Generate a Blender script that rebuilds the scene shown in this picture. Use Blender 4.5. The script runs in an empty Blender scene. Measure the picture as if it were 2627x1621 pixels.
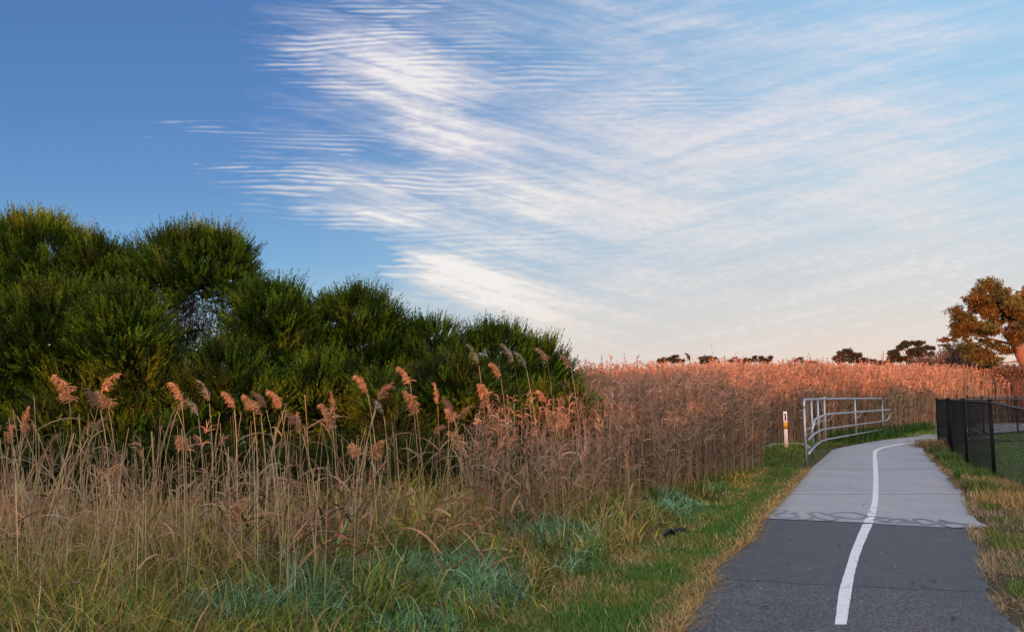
import bpy, math, random
import numpy as np
from mathutils import Vector, Matrix
random.seed(7)
RNG = np.random.default_rng(7)
scene = bpy.context.scene
COL = scene.collection

# ---------------------------------------------------------------- camera
F_PX, CX, CY, HOR, EYE = 2037.0, 1313.5, 810.5, 1017.0, 1.45
PITCH = math.atan((HOR - CY) / F_PX)
cp, sp = math.cos(PITCH), math.sin(PITCH)

def ray(px, py):
    """direction of the sight line through a point of the 2627 x 1621 photograph"""
    x, y = (px - CX) / F_PX, -(py - CY) / F_PX
    return (x, cp - y * sp, sp + y * cp)

def ground(px, py, z=0.0):
    d = ray(px, py)
    k = (z - EYE) / d[2]
    return (d[0] * k, d[1] * k, z)

def at(px, py, depth):
    d = ray(px, py)
    k = depth / d[1]
    return (d[0] * k, depth, EYE + d[2] * k)

S = 1 / 0.93264            # positions read off a 2450 px wide view of the photograph
def groundS(x, y, z=0.0): return ground(x * S, y * S, z)
def atS(x, y, depth): return at(x * S, y * S, depth)

cam_d = bpy.data.cameras.new('camera')
cam_d.sensor_width = 36.0
cam_d.lens = 36.0 * F_PX / 2627.0
cam_d.clip_start, cam_d.clip_end = 0.1, 6000
cam = bpy.data.objects.new('camera', cam_d)
cam.location = (0, 0, EYE)
cam.rotation_euler = (math.pi / 2 + PITCH, 0, 0)
COL.objects.link(cam)
scene.camera = cam
scene.view_settings.view_transform = 'Standard'
scene.view_settings.look = 'None'
scene.view_settings.exposure = 0
scene.view_settings.gamma = 1
scene.cycles.max_bounces = 6
scene.cycles.diffuse_bounces = 3
scene.cycles.transparent_max_bounces = 8
scene.cycles.caustics_reflective = False
scene.cycles.caustics_refractive = False

def lin(r, g, b):
    f = lambda c: (c / 255 / 12.92) if c / 255 <= 0.04045 else ((c / 255 + 0.055) / 1.055) ** 2.4
    return (f(r), f(g), f(b), 1.0)

# ---------------------------------------------------------------- sky
SUN_EL = math.radians(6.0)
LH = Vector((0.35, 0.937))                 # the way the light travels over the ground
LH.normalize()
world = bpy.data.worlds.new('World')
scene.world = world
world.use_nodes = True
WN, WL = world.node_tree.nodes, world.node_tree.links
WN.clear()

class E:
    """a socket with arithmetic"""
    def __init__(self, s): self.s = s
    def __add__(a, b): return op('ADD', a, b)
    __radd__ = __add__
    def __sub__(a, b): return op('SUBTRACT', a, b)
    def __rsub__(a, b): return op('SUBTRACT', b, a)
    def __mul__(a, b): return op('MULTIPLY', a, b)
    __rmul__ = __mul__
    def __truediv__(a, b): return op('DIVIDE', a, b)

TREE = [world.node_tree]
def op(o, *args, clamp=False):
    n = TREE[0].nodes.new('ShaderNodeMath'); n.operation = o; n.use_clamp = clamp
    for i, a in enumerate(args):
        if isinstance(a, E): TREE[0].links.new(a.s, n.inputs[i])
        else: n.inputs[i].default_value = a
    return E(n.outputs[0])
def combine(x, y, z=0.0):
    n = TREE[0].nodes.new('ShaderNodeCombineXYZ')
    for i, a in enumerate((x, y, z)):
        if isinstance(a, E): TREE[0].links.new(a.s, n.inputs[i])
        else: n.inputs[i].default_value = a
    return E(n.outputs[0])
def noise(vec, scale=1.0, detail=2.0, rough=0.5, dist=0.0, dims='2D'):
    n = TREE[0].nodes.new('ShaderNodeTexNoise'); n.noise_dimensions = dims
    TREE[0].links.new(vec.s, n.inputs['Vector'])
    n.inputs['Scale'].default_value = scale; n.inputs['Detail'].default_value = detail
    n.inputs['Roughness'].default_value = rough; n.inputs['Distortion'].default_value = dist
    return E(n.outputs['Fac'])
def smooth(x, a, b, lo=0.0, hi=1.0):
    n = TREE[0].nodes.new('ShaderNodeMapRange'); n.interpolation_type = 'SMOOTHSTEP'
    TREE[0].links.new(x.s, n.inputs[0])
    for i, v in zip((1, 2, 3, 4), (a, b, lo, hi)): n.inputs[i].default_value = v
    return E(n.outputs[0])
def ramp(x, stops):
    n = TREE[0].nodes.new('ShaderNodeValToRGB')
    TREE[0].links.new(x.s, n.inputs[0])
    el = n.color_ramp.elements
    while len(el) < len(stops): el.new(0.5)
    for e, (p, c) in zip(el, stops): e.position = p; e.color = c
    return E(n.outputs[0])
def mix(f, a, b, mode='MIX'):
    n = TREE[0].nodes.new('ShaderNodeMix'); n.data_type = 'RGBA'; n.blend_type = mode
    for i, v in ((0, f), (6, a), (7, b)):
        if isinstance(v, E): TREE[0].links.new(v.s, n.inputs[i])
        else: n.inputs[i].default_value = v
    return E(n.outputs[2])

def build_sky():
    tc = WN.new('ShaderNodeTexCoord')
    sep = WN.new('ShaderNodeSeparateXYZ'); WL.new(tc.outputs['Generated'], sep.inputs[0])
    x, y, z = (E(sep.outputs[i]) for i in range(3))
    yy = op('MAXIMUM', op('ABSOLUTE', y), 0.15)
    u, v = x / yy, z / yy
    # large slow warps of the cloud layer
    wa = noise(combine(u * 3.0, v * 6.0), 1, 3) - 0.5
    wb = noise(combine(u * 3.0 + 7.3, v * 6.0 + 2.1), 1, 3) - 0.5
    uw, vw = u + wa * 0.055, v + wb * 0.022
    fu = noise(combine(u * 14, v * 120), 1, 4, 0.6) - 0.5
    uw = uw + fu * 0.11

    uv = combine(uw, vw)
    def total(lst):
        """sum of soft elliptical patches: x, y, radii, slope, weight (in 2450 px wide view pixels)"""
        acc = None
        for px, py, rx, ry, ang, amp in lst:
            d = ray(px * S, py * S); cu, cv = d[0] / d[1], d[2] / d[1]
            m = WN.new('ShaderNodeMapping'); m.vector_type = 'TEXTURE'
            WL.new(uv.s, m.inputs[0])
            m.inputs['Location'].default_value = (cu, cv, 0)
            m.inputs['Rotation'].default_value = (0, 0, math.radians(-ang))
            m.inputs['Scale'].default_value = (rx * S / F_PX, ry * S / F_PX, 1)
            q = WN.new('ShaderNodeVectorMath'); q.operation = 'DOT_PRODUCT'
            WL.new(m.outputs[0], q.inputs[0]); WL.new(m.outputs[0], q.inputs[1])
            e = op('POWER', 0.36788, E(q.outputs['Value']))
            acc = e * amp if acc is None else op('MULTIPLY_ADD', e, amp, acc)
        return acc
    body = total([(1010, 205, 150, 60, 25, .95), (1060, 290, 190, 66, 33, 1.35), (1130, 385, 180, 52, 25, 1.2),
                  (880, 150, 200, 110, 20, .30), (1190, 230, 230, 110, 25, .42), (1220, 425, 260, 70, 4, .42),
                  (850, 480, 150, 52, 10, 1.5), (970, 522, 170, 28, 6, 1.4), (1190, 560, 150, 55, -14, 1.5),
                  (1110, 640, 170, 44, 14, 1.35), (1200, 705, 190, 50, 22, 1.3), (1310, 785, 220, 55, 20, 1.1),
                  (1380, 330, 260, 190, 0, .42), (1500, 480, 330, 140, -4, .75), (1535, 200, 85, 150, 4, .55),
                  (1120, 60, 270, 90, 8, .36), (1440, 25, 300, 55, 10, .45), (1720, 120, 420, 150, 8, .36),
                  (2120, 110, 150, 70, -12, .55), (1900, 290, 330, 60, -14, .5), (2200, 400, 420, 170, -8, .72),
                  (1850, 650, 720, 170, 0, 1.15), (740, 290, 130, 60, 12, .34),
                  (800, 605, 200, 55, 4, -1.5), (1330, 120, 110, 60, 20, -.26), (1390, 525, 90, 40, 0, -.30), (2330, 200, 200, 60, -10, -.12)])
    rip = total([(950, 70, 150, 95, 4, .95), (1020, 150, 210, 70, 8, .85), (740, 110, 60, 55, 15, .8),
                 (800, 180, 140, 50, 20, .75), (850, 466, 190, 60, 6, 1.9), (850, 375, 170, 40, 6, .5),
                 (790, 300, 130, 45, 10, .2), (1160, 440, 240, 45, 4, .55), (1150, 590, 170, 60, 0, .5),
                 (1090, 690, 140, 50, 0, .4), (1560, 240, 110, 80, 0, .5), (310, 337, 34, 9, 0, .8),
                 (500, 298, 95, 14, 8, .6), (505, 395, 20, 5, 0, .4), (610, 408, 80, 9, 2, .9),
                 (1350, 200, 120, 70, 20, .5), (1400, 570, 260, 90, -6, .3), (1750, 330, 400, 120, -12, .3),
                 (2150, 560, 500, 150, -8, .2)])
    # rippled rows (undulatus): nearly level bars of cloud
    ph = noise(combine(u * 2.2, v * 8), 1, 2) * 26 + noise(combine(u * 9, v * 45 + 3), 1, 2, .6) * 7.5
    rows = op('SINE', v * (2 * math.pi / 0.0070) + ph) * 0.5 + 0.5
    patch = noise(combine(u * 8 + 5, v * 38), 1, 3, .6)
    rows = op('POWER', rows, 1.3) * smooth(patch, .38, .62)
    ripple = rip * (rows * 1.15 - 0.12) + rip * rip * 0.12
    # fibres combed down to the right on the left half, up to the right on the right half
    fa = noise(combine(u * 5 + v * 9, v * 52 + u * 15), 1, 5, .62)
    fb = noise(combine(u * 5 - v * 6, v * 46 - u * 11), 1, 5, .62)
    side = smooth(u, -0.02, .30)
    fib = fa * (1.0 - side) + fb * side
    fine = noise(combine(u * 60, v * 150), 1, 4, .6)
    big = noise(combine(u * 4 + 1.7, v * 13), 1, 4, .55)
    veil = smooth(u, -0.10, .55) * 0.16 + smooth(u, -0.02, .25) * smooth(v, .30, .10) * 0.22
    f1 = smooth(fib, .28, .72)
    holes = noise(combine(u * 3.4 + v * 5 + 4.7, v * 17 + u * 4), 1, 4, .6)
    mod = smooth(big, .32, .68, .36, 1.30) * smooth(holes, .34, .60, .48, 1.2)
    dens = body * (0.30 + f1 * 0.80 + (fine - 0.5) * 0.50) * mod + ripple * 0.75 + veil * (0.35 + f1 * 1.0)
    alpha = 1.0 - op('EXPONENT', op('MAXIMUM', dens - 0.02, 0.0) * -1.55)
    # clear air
    vs = op('MULTIPLY', op('MAXIMUM', v, 0.0), 1.0, clamp=True)
    left = ramp(vs, [(0.0, lin(222, 214, 204)), (.05, lin(192, 208, 215)), (.11, lin(160, 194, 215)), (.17, lin(127, 175, 216)),
                     (.26, lin(105, 152, 203)), (.36, lin(93, 137, 195)), (.5, lin(82, 125, 183)), (1.0, lin(66, 104, 165))])
    right = ramp(vs, [(0.0, lin(242, 206, 186)), (.05, lin(241, 217, 199)), (.10, lin(228, 218, 208)), (.17, lin(204, 214, 221)),
                      (.27, lin(182, 212, 230)), (.36, lin(166, 206, 233)), (.5, lin(150, 200, 234)), (1.0, lin(120, 170, 220))])
    clear = mix(smooth(u, -.35, .60), left, right)
    cloud = ramp(vs, [(0.0, lin(243, 208, 190)), (.06, lin(243, 223, 207)), (.12, lin(233, 225, 217)), (.20, lin(226, 226, 226)),
                      (.30, lin(230, 224, 226)), (.5, lin(222, 220, 232)), (1.0, lin(215, 215, 228))])
    shade = mix(smooth(u, .0, .25) * smooth(v, .32, .14) * 0.55, cloud, lin(205, 210, 214))
    shade = mix(smooth(fine * 0.5 + fib * 0.5, .45, .62) * 0.35, shade, lin(243, 238, 236))
    shade = mix(smooth(dens, .75, 1.7) * smooth(u, .12, -.04) * 0.72, shade, lin(252, 246, 241))
    front = mix(alpha * 0.95, clear, shade)
    # the half of the sky behind the viewer, where the sun has just come up
    sky = WN.new('ShaderNodeTexSky'); sky.sky_type = 'NISHITA'; sky.sun_disc = False
    sky.sun_elevation = SUN_EL
    sky.sun_rotation = math.atan2(-LH.x, -LH.y)
    sky.air_density, sky.dust_density, sky.ozone_density = 1.0, 1.5, 1.0
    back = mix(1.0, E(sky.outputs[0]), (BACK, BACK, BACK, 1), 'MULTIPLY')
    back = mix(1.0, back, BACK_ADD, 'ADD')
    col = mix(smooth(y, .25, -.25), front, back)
    bg = WN.new('ShaderNodeBackground'); bg.inputs['Strength'].default_value = 1.0
    WL.new(col.s, bg.inputs['Color'])
    out = WN.new('ShaderNodeOutputWorld'); WL.new(bg.outputs[0], out.inputs['Surface'])

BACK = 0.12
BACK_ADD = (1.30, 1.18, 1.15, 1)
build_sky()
# ---------------------------------------------------------------- sun
sd = bpy.data.lights.new('sun', 'SUN')
sd.energy = 5.0
sd.angle = math.radians(0.5)
sd.color = (1.0, 0.31, 0.13)
sun = bpy.data.objects.new('sun', sd)
sun.rotation_euler = Vector((LH.x * math.cos(SUN_EL), LH.y * math.cos(SUN_EL), -math.sin(SUN_EL))).to_track_quat('-Z', 'Y').to_euler()
sun.location = (0, -20, 10)
COL.objects.link(sun)

# ---------------------------------------------------------------- helpers
def mesh_np(name, V, faces_q=None, faces_t=None, cols=None, mats=(), smooth_=False, midx=None):
    me = bpy.data.meshes.new(name)
    V = np.asarray(V, np.float32).reshape(-1, 3)
    q = np.zeros((0, 4), np.int32) if faces_q is None else np.asarray(faces_q, np.int32).reshape(-1, 4)
    t = np.zeros((0, 3), np.int32) if faces_t is None else np.asarray(faces_t, np.int32).reshape(-1, 3)
    me.vertices.add(len(V)); me.vertices.foreach_set('co', V.ravel())
    me.loops.add(q.size + t.size)
    me.loops.foreach_set('vertex_index', np.concatenate([q.ravel(), t.ravel()]).astype(np.int32))
    me.polygons.add(len(q) + len(t))
    st = np.concatenate([np.arange(len(q)) * 4, q.size + np.arange(len(t)) * 3]).astype(np.int32)
    me.polygons.foreach_set('loop_start', st)
    if smooth_: me.polygons.foreach_set('use_smooth', np.ones(len(q) + len(t), bool))
    if midx is not None: me.polygons.foreach_set('material_index', np.asarray(midx, np.int32))
    me.update(calc_edges=True)
    if cols is not None:
        c = np.asarray(cols, np.float32)
        if c.shape[1] == 3: c = np.hstack([c, np.ones((len(c), 1), np.float32)])
        at_ = me.attributes.new('tint', 'FLOAT_COLOR', 'POINT')
        at_.data.foreach_set('color', c.ravel())
    for m in mats: me.materials.append(m)
    return me

class MB:
    """collects vertices, faces and tints that become ONE mesh"""
    def __init__(self): self.V, self.Q, self.T, self.C, self.n = [], [], [], [], 0
    def add(self, V, Q=None, T=None, C=None):
        V = np.asarray(V, np.float32).reshape(-1, 3)
        self.V.append(V)
        if Q is not None and len(Q): self.Q.append(np.asarray(Q, np.int32) + self.n)
        if T is not None and len(T): self.T.append(np.asarray(T, np.int32) + self.n)
        if C is None: C = (1, 1, 1)
        C = np.asarray(C, np.float32)
        if C.ndim == 1: C = np.repeat(C[None, :3], len(V), 0)
        self.C.append(C[:, :3]); self.n += len(V)
    def mesh(self, name, mats, smooth_=False):
        V = np.concatenate(self.V)
        Q = np.concatenate(self.Q) if self.Q else None
        T = np.concatenate(self.T) if self.T else None
        return mesh_np(name, V, Q, T, np.concatenate(self.C), mats, smooth_)
    def obj(self, name, mat, parent=None, smooth_=False):
        return link(name, self.mesh(name, [mat], smooth_), parent)

def link(name, data, parent=None):
    o = bpy.data.objects.new(name, data); COL.objects.link(o)
    if parent is not None: o.parent = parent
    return o
def tag(o, label=None, cat=None, group=None, kind=None):
    if label: o['label'] = label
    if cat: o['category'] = cat
    if group: o['group'] = group
    if kind: o['kind'] = kind
    return o
def thing(name, loc, label, cat, group=None):
    o = bpy.data.objects.new(name, None); COL.objects.link(o)
    o.location = loc; o.empty_display_size = 0.1
    return tag(o, label, cat, group)

def ribbons(mb, base, az, tilt, bend, length, width, K, col, roll=0.0, pw=1.5, tip=0.06, blade=True, cross=False):
    """N bent, tapering strips in one go"""
    base = np.asarray(base, float).reshape(-1, 3); N = len(base)
    if N == 0: return
    full = lambda a: np.broadcast_to(np.asarray(a, float), (N,))
    az, tilt, bend, length, width, roll = map(full, (az, tilt, bend, length, width, roll))
    s = np.linspace(0, 1, K + 1)
    t = tilt[:, None] + bend[:, None] * s[None] ** pw
    d = np.stack([np.sin(t) * np.cos(az)[:, None], np.sin(t) * np.sin(az)[:, None], np.cos(t)], -1)
    step = (d[:, :-1] + d[:, 1:]) * 0.5 * (length / K)[:, None, None]
    P = np.concatenate([np.zeros((N, 1, 3)), np.cumsum(step, 1)], 1) + base[:, None]
    side = np.stack([-np.sin(az), np.cos(az), np.zeros(N)], -1)[:, None].repeat(K + 1, 1)
    nor = np.cross(d, side)
    if blade: w = np.clip(1.25 * (1 - s ** 1.8) * (0.55 + 0.9 * s) , tip, 1)
    else: w = 1 - (1 - tip) * s
    col = np.asarray(col, float)
    if col.ndim == 1: col = np.repeat(col[None], N, 0)
    for r in ((0, math.pi / 2) if cross else (0,)):
        a = roll[:, None, None] + r
        sd = side * np.cos(a) + nor * np.sin(a)
        off = sd * (width[:, None] * w[None])[..., None] * 0.5
        V = np.stack([P - off, P + off], 2).reshape(-1, 3)
        i = (np.arange(N) * 2 * (K + 1))[:, None] + (np.arange(K) * 2)[None]
        Q = np.stack([i, i + 1, i + 3, i + 2], -1).reshape(-1, 4)
        mb.add(V, Q, None, np.repeat(col, 2 * (K + 1), 0))

def tube(mb, pts, rad, sides=8, col=(1, 1, 1), cap=True):
    pts = np.asarray(pts, float); n = len(pts)
    rad = np.broadcast_to(np.asarray(rad, float), (n,))
    tan = np.gradient(pts, axis=0); tan /= np.linalg.norm(tan, axis=1)[:, None] + 1e-9
    ref = np.array([0, 0, 1.0]) if abs(tan[0][2]) < 0.9 else np.array([1.0, 0, 0])
    u = np.cross(tan[0], ref); u /= np.linalg.norm(u)
    rings = []
    for i in range(n):
        u = u - tan[i] * np.dot(u, tan[i]); u /= np.linalg.norm(u) + 1e-9
        w = np.cross(tan[i], u)
        a = np.linspace(0, 2 * math.pi, sides, endpoint=False)[:, None]
        rings.append(pts[i] + rad[i] * (np.cos(a) * u + np.sin(a) * w))
    V = np.concatenate(rings)
    k = np.arange(sides); k2 = (k + 1) % sides
    Q = np.concatenate([np.stack([i * sides + k, i * sides + k2, (i + 1) * sides + k2, (i + 1) * sides + k], -1) for i in range(n - 1)])
    T = None
    if cap:
        V = np.concatenate([V, pts[:1], pts[-1:]])
        c0, c1 = n * sides, n * sides + 1
        T = np.concatenate([np.stack([k2, k, np.full(sides, c0)], -1),
                            np.stack([(n - 1) * sides + k, (n - 1) * sides + k2, np.full(sides, c1)], -1)])
    mb.add(V, Q, T, col)

def smooth_path(pts, n=6):
    """Catmull-Rom through pts"""
    p = np.asarray(pts, float)
    p = np.vstack([2 * p[0] - p[1], p, 2 * p[-1] - p[-2]])
    out = []
    for i in range(1, len(p) - 2):
        for t in np.linspace(0, 1, n, endpoint=False):
            a, b, c, d = p[i - 1], p[i], p[i + 1], p[i + 2]
            out.append(0.5 * (2 * b + (c - a) * t + (2 * a - 5 * b + 4 * c - d) * t * t + (3 * b - a - 3 * c + d) * t ** 3))
    out.append(p[-2])
    return np.array(out)

def vary(base, n, amt=0.15, hue=0.06):
    base = np.asarray(base, float)
    if base.ndim == 1: base = np.repeat(base[None], n, 0)
    f = 1 + RNG.normal(0, amt, (n, 1))
    g = 1 + RNG.normal(0, hue, (n, 3))
    return np.clip(base * f * g, 0.004, 0.9)

def vnoise(x, y, seed=0, octaves=3):
    """value noise on arrays, 0..1"""
    tot, amp, norm = 0, 1, 0
    for o in range(octaves):
        xi, yi = np.floor(x).astype(int), np.floor(y).astype(int)
        fx, fy = x - xi, y - yi
        fx, fy = fx * fx * (3 - 2 * fx), fy * fy * (3 - 2 * fy)
        def h(i, j):
            k = (i * 374761393 + j * 668265263 + (seed + o) * 974711) & 0x7fffffff
            k = ((k ^ (k >> 13)) * 1274126177) & 0x7fffffff
            return ((k ^ (k >> 16)) & 0xffff) / 65535.0
        v = (h(xi, yi) * (1 - fx) + h(xi + 1, yi) * fx) * (1 - fy) + (h(xi, yi + 1) * (1 - fx) + h(xi + 1, yi + 1) * fx) * fy
        tot = tot + v * amp; norm += amp; amp *= 0.5; x, y = x * 2.03, y * 2.03
    return tot / norm

# ---------------------------------------------------------------- materials
def new_mat(name):
    m = bpy.data.materials.new(name); m.use_nodes = True
    TREE[0] = m.node_tree
    return m, m.node_tree, m.node_tree.nodes['Principled BSDF']
def leaf_mat(name, rough=0.6, trans=0.25, spec=0.3):
    m, nt, p = new_mat(name)
    a = nt.nodes.new('ShaderNodeAttribute'); a.attribute_name = 'tint'
    nt.links.new(a.outputs['Color'], p.inputs['Base Color'])
    p.inputs['Roughness'].default_value = rough
    p.inputs['Specular IOR Level'].default_value = spec
    if trans > 0:
        tr = nt.nodes.new('ShaderNodeBsdfTranslucent'); nt.links.new(a.outputs['Color'], tr.inputs['Color'])
        mx = nt.nodes.new('ShaderNodeMixShader'); mx.inputs[0].default_value = trans
        nt.links.new(p.outputs[0], mx.inputs[1]); nt.links.new(tr.outputs[0], mx.inputs[2])
        nt.links.new(mx.outputs[0], nt.nodes['Material Output'].inputs['Surface'])
    return m
def paint_mat(name, c, rough=0.5, metal=0.0, var=0.15, scale=20, bump=0.0, spec=0.5):
    m, nt, p = new_mat(name)
    g = nt.nodes.new('ShaderNodeNewGeometry'); pos = E(g.outputs['Position'])
    n = noise(pos, scale, 4, .6, dims='3D')
    f = n * (2 * var) + (1 - var)
    cc = combine(f * c[0], f * c[1], f * c[2])
    nt.links.new(cc.s, p.inputs['Base Color'])
    p.inputs['Roughness'].default_value = rough; p.inputs['Metallic'].default_value = metal
    p.inputs['Specular IOR Level'].default_value = spec
    if bump:
        b = nt.nodes.new('ShaderNodeBump'); b.inputs['Strength'].default_value = bump; b.inputs['Distance'].default_value = 0.01
        nt.links.new(n.s, b.inputs['Height']); nt.links.new(b.outputs[0], p.inputs['Normal'])
    return m
def ground_mat(name, c0, c1, c2, s1=1.3, s2=30, rough=0.9, bump=0.6, mid=.5):
    m, nt, p = new_mat(name)
    g = nt.nodes.new('ShaderNodeNewGeometry'); pos = E(g.outputs['Position'])
    a = noise(pos, s1, 5, .6, dims='3D'); b = noise(pos, s2, 5, .65, dims='3D'); c = noise(pos, s2 * 5, 3, .6, dims='3D')
    k = mix(smooth(a, mid - .1, mid + .1), c0, c1)
    k = mix(smooth(b, .42, .66), k, c2)
    k = mix(1.0, k, mix(c, (.55, .55, .55, 1), (1.4, 1.4, 1.4, 1)), 'MULTIPLY')
    nt.links.new(k.s, p.inputs['Base Color'])
    p.inputs['Roughness'].default_value = rough; p.inputs['Specular IOR Level'].default_value = 0.1
    bp = nt.nodes.new('ShaderNodeBump'); bp.inputs['Strength'].default_value = bump; bp.inputs['Distance'].default_value = 0.03
    h = b + c * 0.6
    nt.links.new(h.s, bp.inputs['Height']); nt.links.new(bp.outputs[0], p.inputs['Normal'])
    return m

M_LEAF = leaf_mat('leaf', .7, .18, .06)
M_GRASS = leaf_mat('grass_blade', .6, .25, .15)
M_REED = leaf_mat('dry_reed', .7, .22, .15)
M_WOOD = paint_mat('bark', (.11, .085, .068), .9, var=.4, scale=14, bump=.5, spec=.1)
M_GUM = paint_mat('smooth_bark', (.24, .125, .08), .8, var=.35, scale=3, bump=.2, spec=.15)
M_BLADE_SOIL = ground_mat('soil', (.075, .062, .042, 1), (.06, .062, .028, 1), (.14, .11, .07, 1))
M_LAWN = ground_mat('lawn', (.055, .095, .032, 1), (.085, .105, .035, 1), (.13, .12, .055, 1), .6, 22)
M_GRAVEL = ground_mat('gravel', (.42, .42, .44, 1), (.36, .36, .38, 1), (.52, .52, .54, 1), 1, 40)
M_GALV = paint_mat('galvanised_steel', (.44, .47, .49), .42, .75, .14, 25)
M_BLACKMETAL = paint_mat('black_powder_coat', (.007, .008, .009), .6, 0, .3, 30, spec=.15)
M_RAIL = paint_mat('rail_highlight_coat', (.085, .088, .095), .32, 0, .4, 40)  # paler, glossier grey puts the top rail's bright highlight into the coat
M_WIRE = paint_mat('black_coated_wire', (.010, .011, .013), .55, 0, .2, 30, spec=.2)
M_WHITE = paint_mat('white_plastic', (.93, .95, .97), .4, 0, .04, 8)
M_YELLOW = paint_mat('yellow_reflective', (.80, .36, .01), .35, 0, .12, 60)
M_RED = paint_mat('red_reflector', (.26, .006, .03), .22, 0, .2, 80)
M_BLACKPL = paint_mat('black_rubber', (.012, .012, .014), .35, 0, .3, 60, .4)
M_KERB = paint_mat('weathered_concrete', (.34, .33, .31), .85, 0, .25, 12, .3)

def pave_mat(name, kind):
    m, nt, p = new_mat(name)
    g = nt.nodes.new('ShaderNodeNewGeometry'); pos = E(g.outputs['Position'])
    big = noise(pos, .9, 4, .6, dims='3D'); mid = noise(pos, 6, 4, .6, dims='3D'); fin = noise(pos, 130, 3, .7, dims='3D')
    if kind == 'concrete':
        sep = nt.nodes.new('ShaderNodeSeparateXYZ'); nt.links.new(pos.s, sep.inputs[0])
        brush = noise(combine(E(sep.outputs[0]) * 1.2, E(sep.outputs[1]) * 55 + E(sep.outputs[0]) * 6), 1, 3, .6)
        f = .50 + big * .44 + mid * .26 + brush * .22 + (fin - .5) * .20
        k = mix(1.0, (.345, .355, .372, 1), combine(f, f, f), 'MULTIPLY')
        stain = smooth(noise(pos, 2.3, 5, .65, dims='3D'), .60, .72)
        k = mix(stain * .35, k, (.19, .185, .18, 1))
        p.inputs['Roughness'].default_value = .75
        h = brush * .5 + fin * .5; st = .12
    else:
        vor = nt.nodes.new('ShaderNodeTexVoronoi'); vor.inputs['Scale'].default_value = 95 if kind == 'coarse' else 140
        nt.links.new(pos.s, vor.inputs['Vector'])
        sepc = nt.nodes.new('ShaderNodeSeparateColor'); nt.links.new(vor.outputs['Color'], sepc.inputs[0])
        rnd = E(sepc.outputs[0])
        if kind == 'coarse':
            stones = smooth(rnd, .55, .98)
            k = mix(stones * .6, (.056, .057, .064, 1), (.23, .235, .25, 1))
            f = .72 + big * .35 + mid * .20
        else:
            stones = smooth(rnd, .72, .99)
            k = mix(stones * .75, (.054, .055, .062, 1), (.17, .17, .18, 1))
            f = .70 + big * .45 + mid * .20
        k = mix(1.0, k, combine(f, f, f), 'MULTIPLY')
        dust = smooth(noise(pos, 3.1, 5, .6, dims='3D'), .52, .75)
        k = mix(dust * .18, k, (.20, .18, .155, 1))
        p.inputs['Roughness'].default_value = .62
        h = E(vor.outputs['Distance']) * -1.0 + fin; st = .55 if kind == 'coarse' else .25
    nt.links.new(k.s, p.inputs['Base Color'])
    p.inputs['Specular IOR Level'].default_value = .35
    b = nt.nodes.new('ShaderNodeBump'); b.inputs['Strength'].default_value = st; b.inputs['Distance'].default_value = .006
    nt.links.new(h.s, b.inputs['Height']); nt.links.new(b.outputs[0], p.inputs['Normal'])
    return m
M_CONC = pave_mat('broomed_concrete', 'concrete')
M_ASPH = pave_mat('coarse_asphalt', 'coarse')
M_PATCH = pave_mat('fine_asphalt', 'fine')
def line_mat():
    m, nt, p = new_mat('worn_white_line')
    g = nt.nodes.new('ShaderNodeNewGeometry'); pos = E(g.outputs['Position'])
    w = noise(pos, 38, 4, .7, dims='3D') * .7 + noise(pos, 5, 3, .6, dims='3D') * .45
    k = mix(smooth(w, .63, .74), (.70, .72, .74, 1), (.26, .265, .275, 1))
    f = noise(pos, 12, 3, .6, dims='3D') * .3 + .85
    k = mix(1.0, k, combine(f, f, f), 'MULTIPLY')
    nt.links.new(k.s, p.inputs['Base Color']); p.inputs['Roughness'].default_value = .7
    return m
M_LINE = line_mat()
def spray_mat():
    m, nt, p = new_mat('grey_spray_paint')
    g = nt.nodes.new('ShaderNodeNewGeometry'); pos = E(g.outputs['Position'])
    f = noise(pos, 60, 4, .7, dims='3D')
    k = mix(smooth(f, .40, .62), (.14, .155, .19, 1), (.235, .25, .285, 1))
    nt.links.new(k.s, p.inputs['Base Color']); p.inputs['Roughness'].default_value = .7
    return m
M_SPRAY = spray_mat()

# ---------------------------------------------------------------- ground, paths, markings
def sheet(name, outline, z, mat, jitter=0.0, sub=0.12):
    """flat polygon laid on the ground; its long edges are broken up a little"""
    pts = []
    n = len(outline)
    for i in range(n):
        a, b = np.array(outline[i][:2]), np.array(outline[(i + 1) % n][:2])
        L = np.linalg.norm(b - a); k = max(1, int(L / sub)) if jitter else 1
        nrm = np.array([-(b - a)[1], (b - a)[0]]) / (L + 1e-9)
        for j in range(k):
            q = a + (b - a) * j / k
            if jitter and j: q = q + nrm * random.gauss(0, jitter)
            pts.append((q[0], q[1], z))
    import bmesh
    bm = bmesh.new()
    f = bm.faces.new([bm.verts.new(p) for p in pts])
    if f.normal.z < 0: f.normal_flip()
    bmesh.ops.triangulate(bm, faces=[f])
    bm.normal_update()
    me = bpy.data.meshes.new(name); bm.to_mesh(me); bm.free()
    me.materials.append(mat)
    o = link(name, me); tag(o, kind='structure')
    return o

g = mesh_np('ground', [(-2500, -600, 0), (2500, -600, 0), (2500, 4000, 0), (-2500, 4000, 0)], [(0, 1, 2, 3)], mats=[M_BLADE_SOIL])
tag(link('ground', g), kind='structure')

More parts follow.
